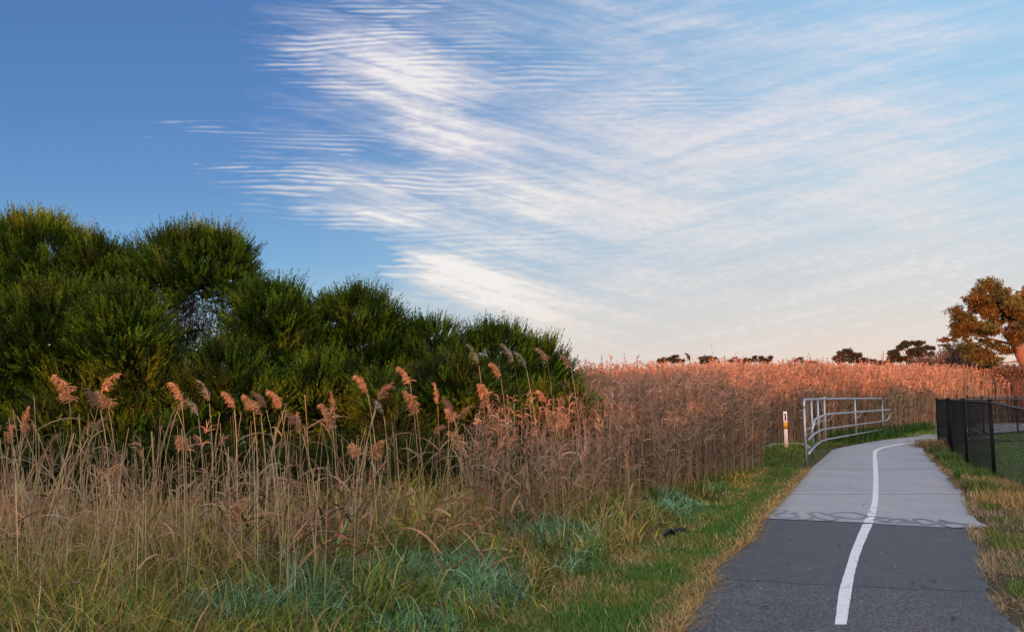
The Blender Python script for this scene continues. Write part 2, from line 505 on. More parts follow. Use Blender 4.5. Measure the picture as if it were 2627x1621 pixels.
C_LEFT = [(1961, 1329.5), (2019, 1271), (2072.6, 1209), (2108, 1179), (2135, 1155), (2168, 1146.5), (2242, 1133), (2316, 1123.5), (2403, 1116.6), (2500, 1110)]
C_RIGHT = [(2540, 1352), (2498, 1328), (2465.5, 1259.5), (2435.7, 1226.8), (2400, 1188), (2372, 1160), (2370, 1152), (2406, 1136), (2470, 1128), (2560, 1124)]
A_LEFT = [(1958, 1332), (1944, 1362), (1930, 1388), (1880, 1424), (1851, 1440), (1827, 1468), (1832, 1496), (1802, 1536), (1772, 1578), (1745, 1621), (1600, 1800)]
A_RIGHT = [(2490, 1354), (2504, 1397), (2528, 1457), (2533, 1521), (2568, 1567), (2622, 1621), (2800, 1800)]
cl = [ground(*p) for p in C_LEFT]; cr = [ground(*p) for p in C_RIGHT]
def fine_edge(p, n=5): return [tuple(q) for q in smooth_path(p, n)]
sheet('concrete_path', fine_edge(cl[:5]) + fine_edge(cl[4:])[1:] + fine_edge(cr[::-1]) + [ground(*p) for p in ((2520, 1353), (2476, 1355.5), (2415, 1353.5), (2300, 1347.5), (2219, 1342), (2080, 1336), (1985, 1332))], 0.0100, M_CONC, .0035, .15)
patch_l, patch_r = (1832, 1488), (2532, 1521)
al = [ground(*p) for p in A_LEFT]; ar = [ground(*p) for p in A_RIGHT]
sheet('asphalt_path', al + ar[::-1], 0.006, M_ASPH, .012, .08)
sheet('asphalt_patch', al[:6] + [ground(*p) for p in ((1830, 1486), (1990, 1493), (2060, 1500), (2180, 1503), (2330, 1512), (2440, 1516), (2532, 1521))] + ar[:3][::-1], 0.0078, M_PATCH, .014, .05)

def strip(name, left, right, z, mat, jit=.0010):
    L, R = smooth_path([ground(*p) for p in left], 10), smooth_path([ground(*p) for p in right], 10)
    n = len(L); V = []
    for i in range(n):
        a, b = L[i].copy(), R[i].copy()
        a[:2] += np.random.default_rng(i).normal(0, jit, 2); b[:2] += np.random.default_rng(i + 999).normal(0, jit, 2)
        a[2] = b[2] = z; V += [a, b]
    Q = [(2 * i, 2 * i + 1, 2 * i + 3, 2 * i + 2) for i in range(n - 1)]
    o = link(name, mesh_np(name, V, Q, mats=[mat])); return tag(o, kind='structure')
strip('painted_line', [(2141.4, 1604.7), (2153.9, 1514), (2170, 1461), (2186, 1410), (2213, 1346)], [(2171.6, 1604.7), (2186, 1514), (2195.5, 1461), (2213, 1406), (2239, 1344.5)], 0.0100, M_LINE)
strip('painted_line', [(2215, 1342.3), (2228, 1315), (2236.5, 1292), (2239.5, 1259), (2240.5, 1225), (2239.5, 1188), (2239.5, 1168), (2246, 1153.5), (2287, 1142.6), (2346, 1133.6), (2403, 1127.8), (2470, 1121)],
      [(2240, 1342.8), (2248, 1315), (2252, 1292), (2254, 1259), (2253.5, 1225), (2251, 1188), (2249, 1168), (2256, 1154.8), (2289, 1144.8), (2347, 1135.6), (2404, 1129.6), (2471, 1122.6)], 0.0118, M_LINE)

# narrow tooled joints across the concrete, plain dark grey strips
M_JOINT = paint_mat('dark_joint', (.13, .13, .13), .9)
for a, b in (((2078, 1203), (2412, 1203)), ((2022, 1268.5), (2470, 1268.5))):
    strip('expansion_joint', [a, ((a[0] + b[0]) / 2, a[1]), b], [(a[0], a[1] + .8), ((a[0] + b[0]) / 2, a[1] + .8), (b[0], b[1] + .8)], .0108, M_JOINT, 0)

# spray-painted scrawl across the near end of the concrete
def scrawl():
    k = 600 / 2451.0
    strokes = [[(100, 108), (190, 72), (280, 78), (200, 105), (130, 108)],
               [(150, 130), (230, 108), (330, 112), (395, 130), (350, 150), (240, 152), (150, 132)],
               [(330, 92), (385, 98), (350, 112), (405, 135), (380, 152)],
               [(385, 160), (470, 168), (540, 160), (560, 130), (530, 110), (490, 100)],
               [(520, 108), (560, 92), (640, 98), (690, 118), (770, 130)],
               [(525, 110), (560, 135), (640, 160), (720, 178), (790, 172), (800, 150), (730, 125), (690, 118)],
               [(720, 120), (760, 105), (860, 96), (960, 98), (1060, 112), (1110, 132), (1090, 155), (1000, 164), (900, 156), (810, 133)],
               [(970, 92), (1040, 112), (1120, 132), (1210, 140)],
               [(820, 138), (870, 156), (930, 152)],
               [(1180, 176), (1260, 160), (1340, 158), (1380, 166), (1340, 186), (1270, 184), (1300, 196), (1400, 204)],
               [(1195, 142), (1270, 150), (1360, 160), (1400, 172)],
               [(1350, 178), (1440, 166), (1490, 180), (1510, 200), (1420, 208)],
               [(1440, 162), (1500, 165), (1560, 186), (1590, 205)],
               [(1500, 204), (1590, 205), (1640, 190)],
               [(1600, 172), (1660, 166), (1740, 170), (1810, 190), (1830, 214), (1770, 226), (1690, 216), (1620, 178)],
               [(1840, 215), (1900, 192), (1960, 200), (1990, 208), (1900, 214), (1930, 235), (2020, 256), (2110, 254), (2160, 238), (2130, 226)],
               [(1870, 172), (1930, 185), (2010, 200), (2100, 216), (2200, 220)]]
    mb = MB()
    for st in strokes:
        p = smooth_path([ground(1950 + x * k, 1290 + y * k, .0125) for x, y in st], 7)
        t = np.gradient(p, axis=0); t /= np.linalg.norm(t, axis=1)[:, None] + 1e-9
        nrm = np.stack([-t[:, 1], t[:, 0], 0 * t[:, 0]], -1)
        w = 0.020 * (0.75 + 0.5 * np.sin(np.linspace(0.3, 2.8, len(p))))[:, None]
        V = np.stack([p - nrm * w, p + nrm * w], 1).reshape(-1, 3)
        V[:, 2] = 0.0125 + 0.0002 * len(mb.V)
        i = np.arange(len(p) - 1) * 2
        mb.add(V, np.stack([i, i + 1, i + 3, i + 2], -1))
    return mb.obj('graffiti_scrawl', M_SPRAY)
tag(scrawl(), 'looping blue-grey spray-painted scrawl across the near end of the pale concrete path', 'graffiti')

# ---------------------------------------------------------------- guide post
def guide_post():
    b = ground(2018, 1152)
    r = thing('guide_post', b, 'slim white roadside guide post with red reflector and yellow band beside the metal railing', 'guide post')
    H = 1.04
    def bow(z0, z1, w, depth, th, seg=6, lean=0.0):
        """a plastic blade bowed in plan, closed all round"""
        xs = np.linspace(-w / 2, w / 2, seg + 1)
        f = lambda x: depth * (x / (w / 2)) ** 2
        V = []
        for z in (z0, z1):
            for x in xs: V.append((x, f(x), z))
            for x in xs[::-1]: V.append((x, f(x) + th, z))
        n = 2 * (seg + 1); k = np.arange(n); k2 = (k + 1) % n
        Q = np.stack([k, k2, k2 + n, k + n], -1).tolist()
        for i in range(seg):
            Q.append((n + i, n + i + 1, 2 * n - 2 - i, 2 * n - 1 - i)); Q.append((i + 1, i, n - 1 - i, n - 2 - i))
        return np.array(V, np.float32), Q
    mb = MB(); mb.add(*bow(-.05, H, .104, .004, .010)); mb.obj('blade', M_WHITE, r)
    mb = MB(); mb.add(*bow(H - .49, H - .285, .112, .004, .020)); o = mb.obj('reflective_band', M_YELLOW, r); o.location.y = -.004
    mb = MB(); mb.add(*bow(H - .255, H - .055, .046, .001, .008)); o = mb.obj('reflector', M_RED, r); o.location.y = -.006
    r.rotation_euler.y = math.radians(-.4)
guide_post()

# concrete kerb of a drain pit behind the guide post
def pit_kerb():
    mb = MB()
    p = smooth_path([ground(1972, 1153.5), ground(1990, 1146), ground(2030, 1143), ground(2050, 1144.5), ground(2064, 1150), ground(2070, 1157)], 5)
    n = len(p); t = np.gradient(p, axis=0); t /= np.linalg.norm(t, axis=1)[:, None]
    nr = np.stack([-t[:, 1], t[:, 0], 0 * t[:, 0]], -1)
    prof = [(0, -.02), (0, .07), (.02, .085), (.12, .085), (.14, .07), (.14, -.02)]
    V = np.stack([p + nr * a + np.array([0, 0, z]) for a, z in prof], 1).reshape(-1, 3); m = len(prof)
    Q = [(i * m + j, i * m + j + 1, (i + 1) * m + j + 1, (i + 1) * m + j) for i in range(n - 1) for j in range(m - 1)]
    Q += [(0, 1, 4, 5), (1, 2, 3, 4)]; e = (n - 1) * m; Q += [(e + 5, e + 4, e + 1, e), (e + 4, e + 3, e + 2, e + 1)]
    mb.add(V, Q)
    tag(mb.obj('drain_kerb', M_KERB), 'low curved grey concrete kerb in the grass behind the white guide post', 'kerb')
pit_kerb()

# ---------------------------------------------------------------- galvanised bike railing
def railing():
    bases = [(2068.4, 1198.4), (2086.6, 1173.3), (2102.5, 1158.5), (2119.3, 1152), (2197.3, 1135), (2266.8, 1119.7)]
    B = np.array([ground(*p) for p in bases])
    root = thing('railing', tuple(B[3]), 'galvanised steel tube railing with hooped handrail on the outside of the path bend', 'railing')
    o = B[3].copy(); Q = B - o
    r = .026
    top = 1.385
    # first and last posts are one tube with the top rail
    def arc(a, b, c, n=7):
        t = np.linspace(0, 1, n)[:, None]
        return (1 - t) ** 2 * a + 2 * t * (1 - t) * b + t * t * c
    up = np.array([0, 0, 1.0])
    d1 = (Q[1] - Q[0]) / np.linalg.norm(Q[1] - Q[0]); d2 = (Q[5] - Q[4]) / np.linalg.norm(Q[5] - Q[4])
    mb = MB()
    path = np.vstack([arc(Q[0] + up * (top - .18), Q[0] + up * top, Q[0] + up * top + d1 * .18)]
                     + [[Q[i] + up * top] for i in (1, 2, 3, 4)] + [arc(Q[5] + up * top - d2 * .22, Q[5] + up * top, Q[5] + up * (top - .22))])
    tube(mb, path, r, 10); mb.obj('top_rail', M_GALV, root, True)
    for i in range(6):
        mb = MB(); h = (top - .18, top, top, top + .07, top, top - .22)[i]
        tube(mb, [Q[i] - up * .1, Q[i] + up * h * .5, Q[i] + up * h], r * .98, 10)
        mb.obj('post', M_GALV, root, True)
    n1 = np.array([d1[1], -d1[0], 0]); n2 = np.array([d2[1], -d2[0], 0]); nm = (n1 + n2) / np.linalg.norm(n1 + n2)
    N = [n1, n1, n1, nm, n2, n2]
    for nm_, h, off in (('mid_rail', .565, .05), ('bottom_rail', .275, .05)):
        mb = MB(); tube(mb, [Q[i] + N[i] * off + up * h for i in range(6)] if nm_ == 'bottom_rail' else [Q[i] + N[i] * off + up * h for i in range(6)] + [Q[5] + n2 * off + up * h + d2 * .12], r * .9, 10)
        mb.obj(nm_, M_GALV, root, True)
    # handrail carried on hooked brackets towards the path, hooped back at both ends
    hh, off = .975, .20
    P = [Q[i] + N[i] * off + up * hh for i in range(6)]
    end0 = P[0] - d1 * .10
    path = np.vstack([arc(Q[0] + n1 * .05 + up * .60, Q[0] + n1 * .10 + up * .64 - d1 * .18, Q[0] + n1 * .16 - d1 * .16 + up * .80, 6),
                      arc(Q[0] + n1 * .18 - d1 * .12 + up * .88, end0 + up * 0.0, P[0] + d1 * .12, 6)]
                     + [[P[i]] for i in (1, 2, 3, 4, 5)]
                     + [arc(P[5] + d2 * .30, P[5] + d2 * .52, Q[5] + n2 * .16 + d2 * .54 + up * .82, 7)]
                     + [arc(Q[5] + n2 * .13 + d2 * .50 + up * .70, Q[5] + n2 * .08 + d2 * .42 + up * .565, Q[5] + n2 * .05 + d2 * .12 + up * .565, 7)])
    mb = MB(); tube(mb, path, r * .95, 10); mb.obj('handrail', M_GALV, root, True)
    for i in range(6):
        a = np.linspace(0, math.pi / 2, 8)
        rr = off
        pts = [Q[i] + up * (hh - rr - .0) + N[i] * (rr * math.sin(t)) + up * (rr * (1 - math.cos(t))) for t in a]
        mb = MB(); tube(mb, pts, .011, 7); mb.obj('bracket', M_GALV, root, True)
railing()

# ---------------------------------------------------------------- chain-link fences
def chain_fence(pts, H, label, cell=.052, wire=.0032, tied=True, dip=()):
    P = np.array([(x, y, 0.0) for x, y in pts]); root = thing('chain_link_fence', tuple(P[0]), label, 'fence')
    P = P - P[0]; up = np.array([0, 0, 1.0])
    for i, q in enumerate(dip): P[i, 2] = q          # the ground falls away along this stretch
    for p in P:
        mb = MB(); tube(mb, [p - up * .1, p + up * H * .5, p + up * (H + .02)], .031, 10)
        tube(mb, [p + up * (H + .02), p + up * (H + .045), p + up * (H + .06)], [.034, .030, .008], 10)
        mb.obj('post', M_BLACKMETAL, root, True)
    rail = MB(); tube(rail, [p + up * H for p in P], .021, 10); rail.obj('top_rail', M_RAIL, root, True)
    rail = MB(); tube(rail, [p + up * .035 for p in P], .012, 8); rail.obj('bottom_rail', M_BLACKMETAL, root, True)
    for a, b in zip(P[:-1], P[1:]):
        L = np.linalg.norm(b - a); d = (b - a) / L; nrm = np.array([d[1], -d[0], 0])
        mb = MB()
        nW = int(L / cell); nZ = int(round((H - .02) / (cell * .5)))
        z = .03 + np.arange(nZ + 1) * (H - .03 + .012) / nZ
        zig = (np.arange(nZ + 1) % 2) * cell
        sgn = np.where(np.arange(nZ + 1) % 2 == 0, 1, -1)
        for i in range(nW):
            s = i * cell + zig
            c = a + d * s[:, None] + up * z[:, None] + nrm * (.032 + .0016 * sgn)[:, None]
            ring = []
            for k in range(3):
                t = 2 * math.pi * k / 3
                ring.append(c + nrm * wire * math.cos(t) + d * wire * math.sin(t))
            V = np.stack(ring, 1).reshape(-1, 3)
            j = np.arange(nZ)[:, None] * 3; kk = np.arange(3)[None]; k2 = (kk + 1) % 3
            Q = np.stack(np.broadcast_arrays(j + kk, j + k2, j + 3 + k2, j + 3 + kk), -1).reshape(-1, 4)
            mb.add(V, Q)
        if tied:   # the mesh is laced round the top rail
            tt = np.linspace(0, 1, int(L / .012)); ph = tt * L / .052 * 2 * math.pi
            c = a + d * (tt * L)[:, None] + up * (H + np.sin(ph) * .026)[:, None] + nrm * (np.cos(ph) * .026)[:, None]
            tube(mb, c, wire * 1.2, 3, cap=False)
        mb.obj('wire_mesh', M_WIRE, root)
    return root
def gxy(*p): return ground(*p)[:2]
chain_fence([(5.9, 7.9), (6.95, 10.45), gxy(2553, 1247.6), gxy(2483, 1200), gxy(2443, 1173), (11.55, 21.2), (12.55, 23.6), (14.2, 25.2), (16.8, 25.9)], 1.355,
            'near black chain-link fence following the right edge of the concrete path', dip=(-.22, -.12))
chain_fence([(16.2, 28.4), (17.6, 29.9), (20.2, 32.0), (22.9, 34.1), (25.6, 36.2), (28.3, 38.3)], 1.43,
            'far black chain-link fence across the back of the green enclosure', .06, .0035, False)
sheet('lawn', [(6.0, 7.5), (7.1, 10.4), gxy(2556, 1247.6), gxy(2486, 1200), gxy(2446, 1173), (11.7, 21.2), (12.7, 23.6), (16.3, 28.3), (17.7, 29.8), (40, 48), (60, 40), (40, 5)], .006, M_LAWN)
sheet('gravel_path', [(14.5, 29.6), (16.6, 29.2), (17.9, 31), (30, 40.5), (44, 47), (44, 54), (28, 45.5), (16.2, 34.5)], .010, M_GRAVEL, .05, .4)

# ---------------------------------------------------------------- lie of the land, read as X for a given depth Y
_vb = np.array([groundS(*p)[:2] for p in ((1000, 1700), (1190, 1512), (1310, 1440), (1500, 1340), (1650, 1262), (1750, 1195), (1815, 1130), (1835, 1090), (1930, 1068), (2040, 1058), (2130, 1047), (2245, 1032))])
def verge_x(Y): return np.interp(Y, _vb[:, 1], _vb[:, 0])
_pe = np.array([ground(*p)[:2] for p in A_LEFT[::-1]] + [ground(*p)[:2] for p in C_LEFT])
def path_left_x(Y): return np.interp(Y, _pe[:, 1], _pe[:, 0])
_pr = np.array([ground(*p)[:2] for p in A_RIGHT[::-1]] + [ground(*p)[:2] for p in C_RIGHT[:6]])
def path_right_x(Y): return np.interp(Y, _pr[:, 1], _pr[:, 0])
_fx = np.array([(5.9, 7.9), (6.95, 10.45), gxy(2553, 1247.6), gxy(2483, 1200), gxy(2443, 1173), (11.55, 21.2), (12.55, 23.6)])
def fence_x(Y): return np.interp(Y, _fx[:, 1], _fx[:, 0])
BED = np.array([(-1.2, 6.9), (.4, 7.9), (1.2, 9.4), (2.7, 12.2), (5.2, 16.9), (6.3, 20.9), (7.4, 23.4), (8.6, 24.9), (10.3, 26.0), (13.5, 29.6), (19.3, 36.8), (30, 46.5), (44, 58), (70, 75)])
def bed_front(X): return np.interp(X, BED[:, 0], BED[:, 1])
def scatter(n, y0, y1, xl, xr, power=1.0):
    """points between two X limits, denser towards the viewer"""
    y = y0 + (y1 - y0) * RNG.random(n) ** power
    a, b = xl(y), xr(y)
    return a + (b - a) * RNG.random(n), y
left_edge = lambda Y: -0.70 * Y - .4

STRAW, TAN, OLIVE, GREEN, FROST, BROWN = (np.array(c) for c in ((.54, .37, .15), (.37, .245, .11), (.215, .185, .028), (.075, .165, .030), (.27, .44, .29), (.20, .12, .07)))

FROST_SPOTS = [(1070, 1375, 150, 50), (1150, 1420, 110, 40), (735, 1470, 100, 55), (1630, 1200, 70, 40), (1310, 1275, 110, 30), (700, 1390, 50, 30), (900, 1395, 60, 30), (1000, 1500, 90, 30), (1390, 1345, 70, 22), (1770, 1160, 50, 25), (540, 1505, 70, 30)]
def frost_at(x, y):
    k = np.zeros(len(x))
    for px, py, rx, ry in FROST_SPOTS:
        c = groundS(px, py + 25); e = groundS(px + rx, py + 25)
        R = 1.2 * max(.25, e[0] - c[0]); f = groundS(px, py + 25 + ry); RY = max(.3, c[1] - f[1])
        k = np.maximum(k, np.exp(-(((x - c[0]) / R) ** 2 + ((y - c[1]) / RY) ** 2)))
    return k

# ---------------------------------------------------------------- rough grass
def tufted(n_tuft, per, y0, y1, xl, xr, spread, power):
    x, y = scatter(n_tuft, y0, y1, xl, xr, power)
    X = (x[:, None] + RNG.normal(0, spread, (n_tuft, per))).ravel(); Y = (y[:, None] + RNG.normal(0, spread, (n_tuft, per))).ravel()
    return X, Y, np.repeat(np.arange(n_tuft), per)
def rough_grass():
    green, frost, dry = MB(), MB(), MB()
    X, Y, T = tufted(5000, 22, 3.7, 15.5, left_edge, lambda Y: verge_x(Y) - .05, .065, 1.25)
    d = verge_x(Y) - X
    nz = vnoise(X * .9 + 3, Y * .9, 5); fr = frost_at(X, Y)
    tuft_h = np.clip(RNG.normal(1, .34, T.max() + 1), .4, 1.9)[T]; lum = np.exp(RNG.normal(0, .38, T.max() + 1))[T]
    kill = RNG.random(len(X)) < np.clip(.9 - d * 3, 0, .8)
    X, Y, T, d, nz, fr, tuft_h, lum = (a[~kill] for a in (X, Y, T, d, nz, fr, tuft_h, lum))
    lefty = np.clip((-.22 * Y - X) / 1.2, 0, 1)
    h = (1 - .25 * lefty) * (.15 + np.where(Y > 6.6, .20, .27) * np.clip(d / 1.8, 0, 1)) * tuft_h * (.65 + .7 * nz) * np.where(Y > 10, .85, 1)
    tr = RNG.random(T.max() + 1)[T]
    isf = (fr + (tr - .5) * .25 + RNG.normal(0, .12, len(X))) > .43
    isd = ~isf & ((nz + (tr - .5) * .5 + RNG.normal(0, .1, len(X)) + .10 * lefty) > .60)
    isg = ~isf & ~isd
    for mb, m, w, kind in ((green, isg, .0078, 0), (frost, isf, .0078, 1), (dry, isd, .0064, 2)):
        n = m.sum()
        if kind == 0:
            k = np.clip(vnoise(X[m] * 1.7, Y[m] * 1.7, 11) * 1.6 - .3 + RNG.normal(0, .25, n), 0, 1)[:, None]
            col = vary(GREEN * 1.0 * (1 - k) + OLIVE * 1.25 * k, n, .28, .1)
            st = RNG.random(n) < .13; col[st] = vary(STRAW * .8, st.sum(), .2, .08)
        elif kind == 1:
            k = RNG.random(n)[:, None] ** .8
            col = vary(FROST * (1 - k) + GREEN * 1.1 * k, n, .2, .06)
        else:
            k = RNG.random(n)[:, None]
            col = vary(TAN * (1 - k) + STRAW * .85 * k, n, .25, .08)
            ol = RNG.random(n) < .3; col[ol] = vary(OLIVE * 1.4, ol.sum(), .2, .1)
        col = np.clip(col * np.clip(lum[m], .45, 1.7)[:, None], .004, .8)
        L = h[m] * RNG.uniform(.8, 1.35, n) * (.80 if kind == 1 else 1)
        ribbons(mb, np.stack([X[m], Y[m], np.full(n, -.01)], 1), RNG.uniform(0, 6.283, n), np.abs(RNG.normal(.15, .36, n)),
                RNG.uniform(.6, 2.6, n), L * 1.12, w * RNG.uniform(.6, 1.3, n) * np.clip(Y[m] / 6.5, 1, 2), 4, col, RNG.uniform(-.6, .6, n))
    # bank behind the railing and round the guide post
    x, y = scatter(19000, 12.5, 33, lambda Y: np.minimum(verge_x(Y) - 1.1, path_left_x(Y) - .8), lambda Y: path_left_x(Y) - .12, 1.5)
    k = RNG.random(len(x))[:, None]; dd = path_left_x(y) - x
    ribbons(green, np.stack([x, y, 0 * x], 1), RNG.uniform(0, 6.283, len(x)), np.abs(RNG.normal(.2, .2, len(x))), RNG.uniform(.3, 1.4, len(x)),
            RNG.uniform(.06, .14, len(x)) * np.clip(dd * .8, .2, 1.2), .012 * np.clip(y / 16, 1, 2), 3, vary(GREEN * 1.25 * (1 - k * .7) + OLIVE * 1.2 * k * .7, len(x), .32, .1) * (.7 + .7 * vnoise(x * 1.3, y * 1.3, 23))[:, None])
    # leafy growth standing at the foot of the reeds beyond the bend
    x = RNG.uniform(10, 22, 9000); y = bed_front(x) + RNG.normal(-.35, .5, 9000)
    kk = vnoise(x * .8, y * .8, 21) > .42; x, y = x[kk], y[kk]
    ribbons(green, np.stack([x, y, 0 * x], 1), RNG.uniform(0, 6.283, len(x)), np.abs(RNG.normal(.2, .3, len(x))), RNG.uniform(.3, 1.6, len(x)),
            RNG.uniform(.15, .55, len(x)), .020, 3, vary(GREEN * .75, len(x), .3, .12))
    tag(green.obj('long_grass', M_GRASS), 'long unmown olive green grass at the foot of the reeds', 'grass', kind='stuff')
    tag(frost.obj('frosted_grass', M_GRASS), 'blue-green grass paled by frost in front of the reeds', 'grass', kind='stuff')
    tag(dry.obj('dry_grass', M_REED), 'straw-coloured dead grass mixed through the bank', 'grass', kind='stuff')
rough_grass()

def verge():
    lawn, straw = MB(), MB()
    x, y = scatter(90000, 4.2, 16, lambda Y: verge_x(Y) - .25, lambda Y: path_left_x(Y) + .02, 1.7)
    e = path_left_x(y) - x; b = x - verge_x(y); nz = vnoise(x * 1.8, y * 1.8, 31)
    pd = np.clip((nz - .70) * 3.2, 0, .6) + np.clip(1.05 - e / (.10 + .30 * vnoise(x * 2.6, y * 2.6, 8)), 0, 1) + np.clip(.75 - b / .45, 0, .75) * np.clip((nz - .30) * 3, 0, 1) + .04
    dry = RNG.random(len(x)) < pd
    m = ~dry; n = m.sum(); k = np.clip(vnoise(x[m] * 2.6, y[m] * 2.6, 17) * 2.2 - 1.05 + RNG.normal(0, .2, n), 0, 1)[:, None]
    ribbons(lawn, np.stack([x[m], y[m], 0 * x[m]], 1), RNG.uniform(0, 6.283, n), np.abs(RNG.normal(.25, .3, n)), RNG.uniform(.2, 1.2, n),
            RNG.uniform(.03, .075, n), .0055 * np.clip(y[m] / 6, 1, 2), 2, vary(GREEN * 1.3 * (1 - k) + np.array((.26, .23, .055)) * k, n, .25, .08))
    n = dry.sum(); k = RNG.random(n)[:, None]
    ribbons(straw, np.stack([x[dry], y[dry], .004 + 0 * x[dry]], 1), RNG.uniform(0, 6.283, n), RNG.uniform(.8, 1.5, n), RNG.uniform(-.2, .5, n),
            RNG.uniform(.04, .13, n), .005 * np.clip(y[dry] / 6, 1, 2), 2, vary(TAN * (1 - k) + STRAW * k, n, .25, .07))
    # thin dead stalks lying out over the edge of the asphalt
    x, y = scatter(2600, 4.5, 21, lambda Y: path_left_x(Y) - .14, lambda Y: path_left_x(Y) + .13, 1.5)
    ribbons(straw, np.stack([x, y, .022 + 0 * x], 1), RNG.uniform(-.9, .9, len(x)), RNG.uniform(1.3, 1.56, len(x)), .05, RNG.uniform(.03, .11, len(x)), .005, 1, vary(STRAW * .85, len(x), .25, .07))
    # right-hand strip between path and fence
    x, y = scatter(60000, 4.6, 20.3, lambda Y: path_right_x(Y) - .04, lambda Y: np.where(Y < 8, path_right_x(Y) + 1.6, fence_x(Y) + .06), 1.6)
    e = x - path_right_x(y); nz = vnoise(x * 1.5 + 9, y * 1.5, 41)
    gr = (nz + RNG.normal(0, .10, len(x)) > .50) & (e > .14)
    thin = gr | (vnoise(x * 2.3, y * 2.3, 43) + RNG.normal(0, .1, len(x)) > .47); x, y, e, gr = x[thin], y[thin], e[thin], gr[thin]
    n = gr.sum(); k = RNG.random(n)[:, None]
    ribbons(lawn, np.stack([x[gr], y[gr], 0 * x[gr]], 1), RNG.uniform(0, 6.283, n), np.abs(RNG.normal(.2, .3, n)), RNG.uniform(.2, 1.2, n),
            RNG.uniform(.035, .10, n), .006 * np.clip(y[gr] / 7, 1, 2), 2, vary(GREEN * 1.2 * (1 - k * .6) + np.array((.24, .22, .055)) * k * .6, n, .22, .08))
    d = ~gr; n = d.sum(); k = RNG.random(n)[:, None]
    ribbons(straw, np.stack([x[d], y[d], .004 + 0 * x[d]], 1), RNG.uniform(0, 6.283, n), RNG.uniform(.6, 1.5, n), RNG.uniform(-.2, .5, n),
            RNG.uniform(.04, .14, n), .005 * np.clip(y[d] / 7, 1, 2), 2, vary(np.array((.26, .19, .11)) * (1 - k) + np.array((.46, .34, .19)) * k, n, .25, .07))
    # long tufts against the fence: straw at the near post, bright green further on
    for px, py, R, nn, hgt, c in ((2555, 1262, .42, 2200, .22, STRAW * .9), (2620, 1300, .5, 1500, .20, STRAW * .9), (2505, 1240, .34, 3000, .26, np.array((.12, .20, .04))), (2520, 1262, .3, 2000, .2, np.array((.11, .18, .04))),
                               (2430, 1185, .30, 1500, .24, np.array((.13, .19, .05))), (2405, 1168, .35, 1500, .26, np.array((.13, .14, .05))), (2395, 1150, .4, 900, .3, TAN * .8), (2450, 1200, .35, 1200, .16, np.array((.14, .19, .05)))):
        c0 = ground(px, py); x = RNG.normal(c0[0], R * .45, nn); y = RNG.normal(c0[1], R, nn)
        ok = (x > path_right_x(y) + .08) & (x < fence_x(y) + .12); x, y = x[ok], y[ok]; nn = len(x)
        ribbons(lawn if c[1] > c[0] else straw, np.stack([x, y, 0 * x], 1), RNG.uniform(0, 6.283, nn), np.abs(RNG.normal(.2, .3, nn)), RNG.uniform(.3, 1.7, nn),
                hgt * RNG.uniform(.5, 1.3, nn), .007 * np.clip(y / 9, 1, 2), 3, vary(c, nn, .22, .08))
    # mown grass inside the fence
    y = 8 + 24 * RNG.random(46000) ** 1.4; x = fence_x(y) + .08 + RNG.random(46000) * (3 + y * .42)
    ok = (x < y * .70 + 1) & (y < x * 1.0 + 13); x, y = x[ok], y[ok]; n = len(x)
    k = np.clip(vnoise(x * .55, y * .55, 51) * 2.4 - .9, 0, 1)[:, None]
    ribbons(lawn, np.stack([x, y, .004 + 0 * x], 1), RNG.uniform(0, 6.283, n), np.abs(RNG.normal(.25, .25, n)), RNG.uniform(.2, 1.1, n),
            RNG.uniform(.04, .08, n), .008 * np.clip(y / 10, 1, 2.5), 2, vary(np.array((.13, .25, .075)) * (1 - k) + np.array((.22, .19, .065)) * k, n, .22, .08))
    tag(lawn.obj('mown_grass', M_GRASS), 'short green grass on the verges and inside the fence', 'grass', kind='stuff')
    tag(straw.obj('cut_straw', M_REED), 'flattened straw along both edges of the path', 'straw', kind='stuff')
verge()

# dark earth and leaf litter along the outside of the bend
def litter():
    mb = MB()
    for px, py, R, n in ((2020, 1222, .5, 700), (2240, 1136, 1.5, 900), (2180, 1148, .8, 400), (2400, 1160, .7, 500), (2440, 1215, .5, 350)):
        c = ground(px, py); x = RNG.normal(c[0], R * .6, n); y = RNG.normal(c[1], R, n)
        ok = (x < path_left_x(y) - .03) | ((x > path_right_x(y) + .03) & (y < 20.3)); x, y = x[ok], y[ok]
        ribbons(mb, np.stack([x, y, .008 + .01 * RNG.random(len(x))], 1), RNG.uniform(0, 6.283, len(x)), RNG.uniform(1.2, 1.6, len(x)), 0, RNG.uniform(.04, .16, len(x)), .025, 2, vary((.045, .03, .02), len(x), .4, .1))
    x, y = scatter(34, 5, 19, lambda Y: path_left_x(Y) + .15, lambda Y: path_right_x(Y) - .15, 1.3)
    ribbons(mb, np.stack([x, y, 0 * x + .016], 1), RNG.uniform(0, 6.283, 34), 1.5, .1, RNG.uniform(.03, .09, 34), .022, 2, vary((.06, .045, .03), 34, .5, .1))
    x, y = scatter(22, 5, 12, lambda Y: path_left_x(Y) + .1, lambda Y: path_right_x(Y) - .1, 1.3)
    ribbons(mb, np.stack([x, y, 0 * x + .016], 1), RNG.uniform(0, 6.283, 22), 1.5, .1, RNG.uniform(.015, .04, 22), .018, 1, vary((.45, .42, .38), 22, .3, .05))
    tag(mb.obj('leaf_litter', M_REED), 'dark fallen leaves and bark along the path edge', 'leaf litter', kind='stuff')
litter()

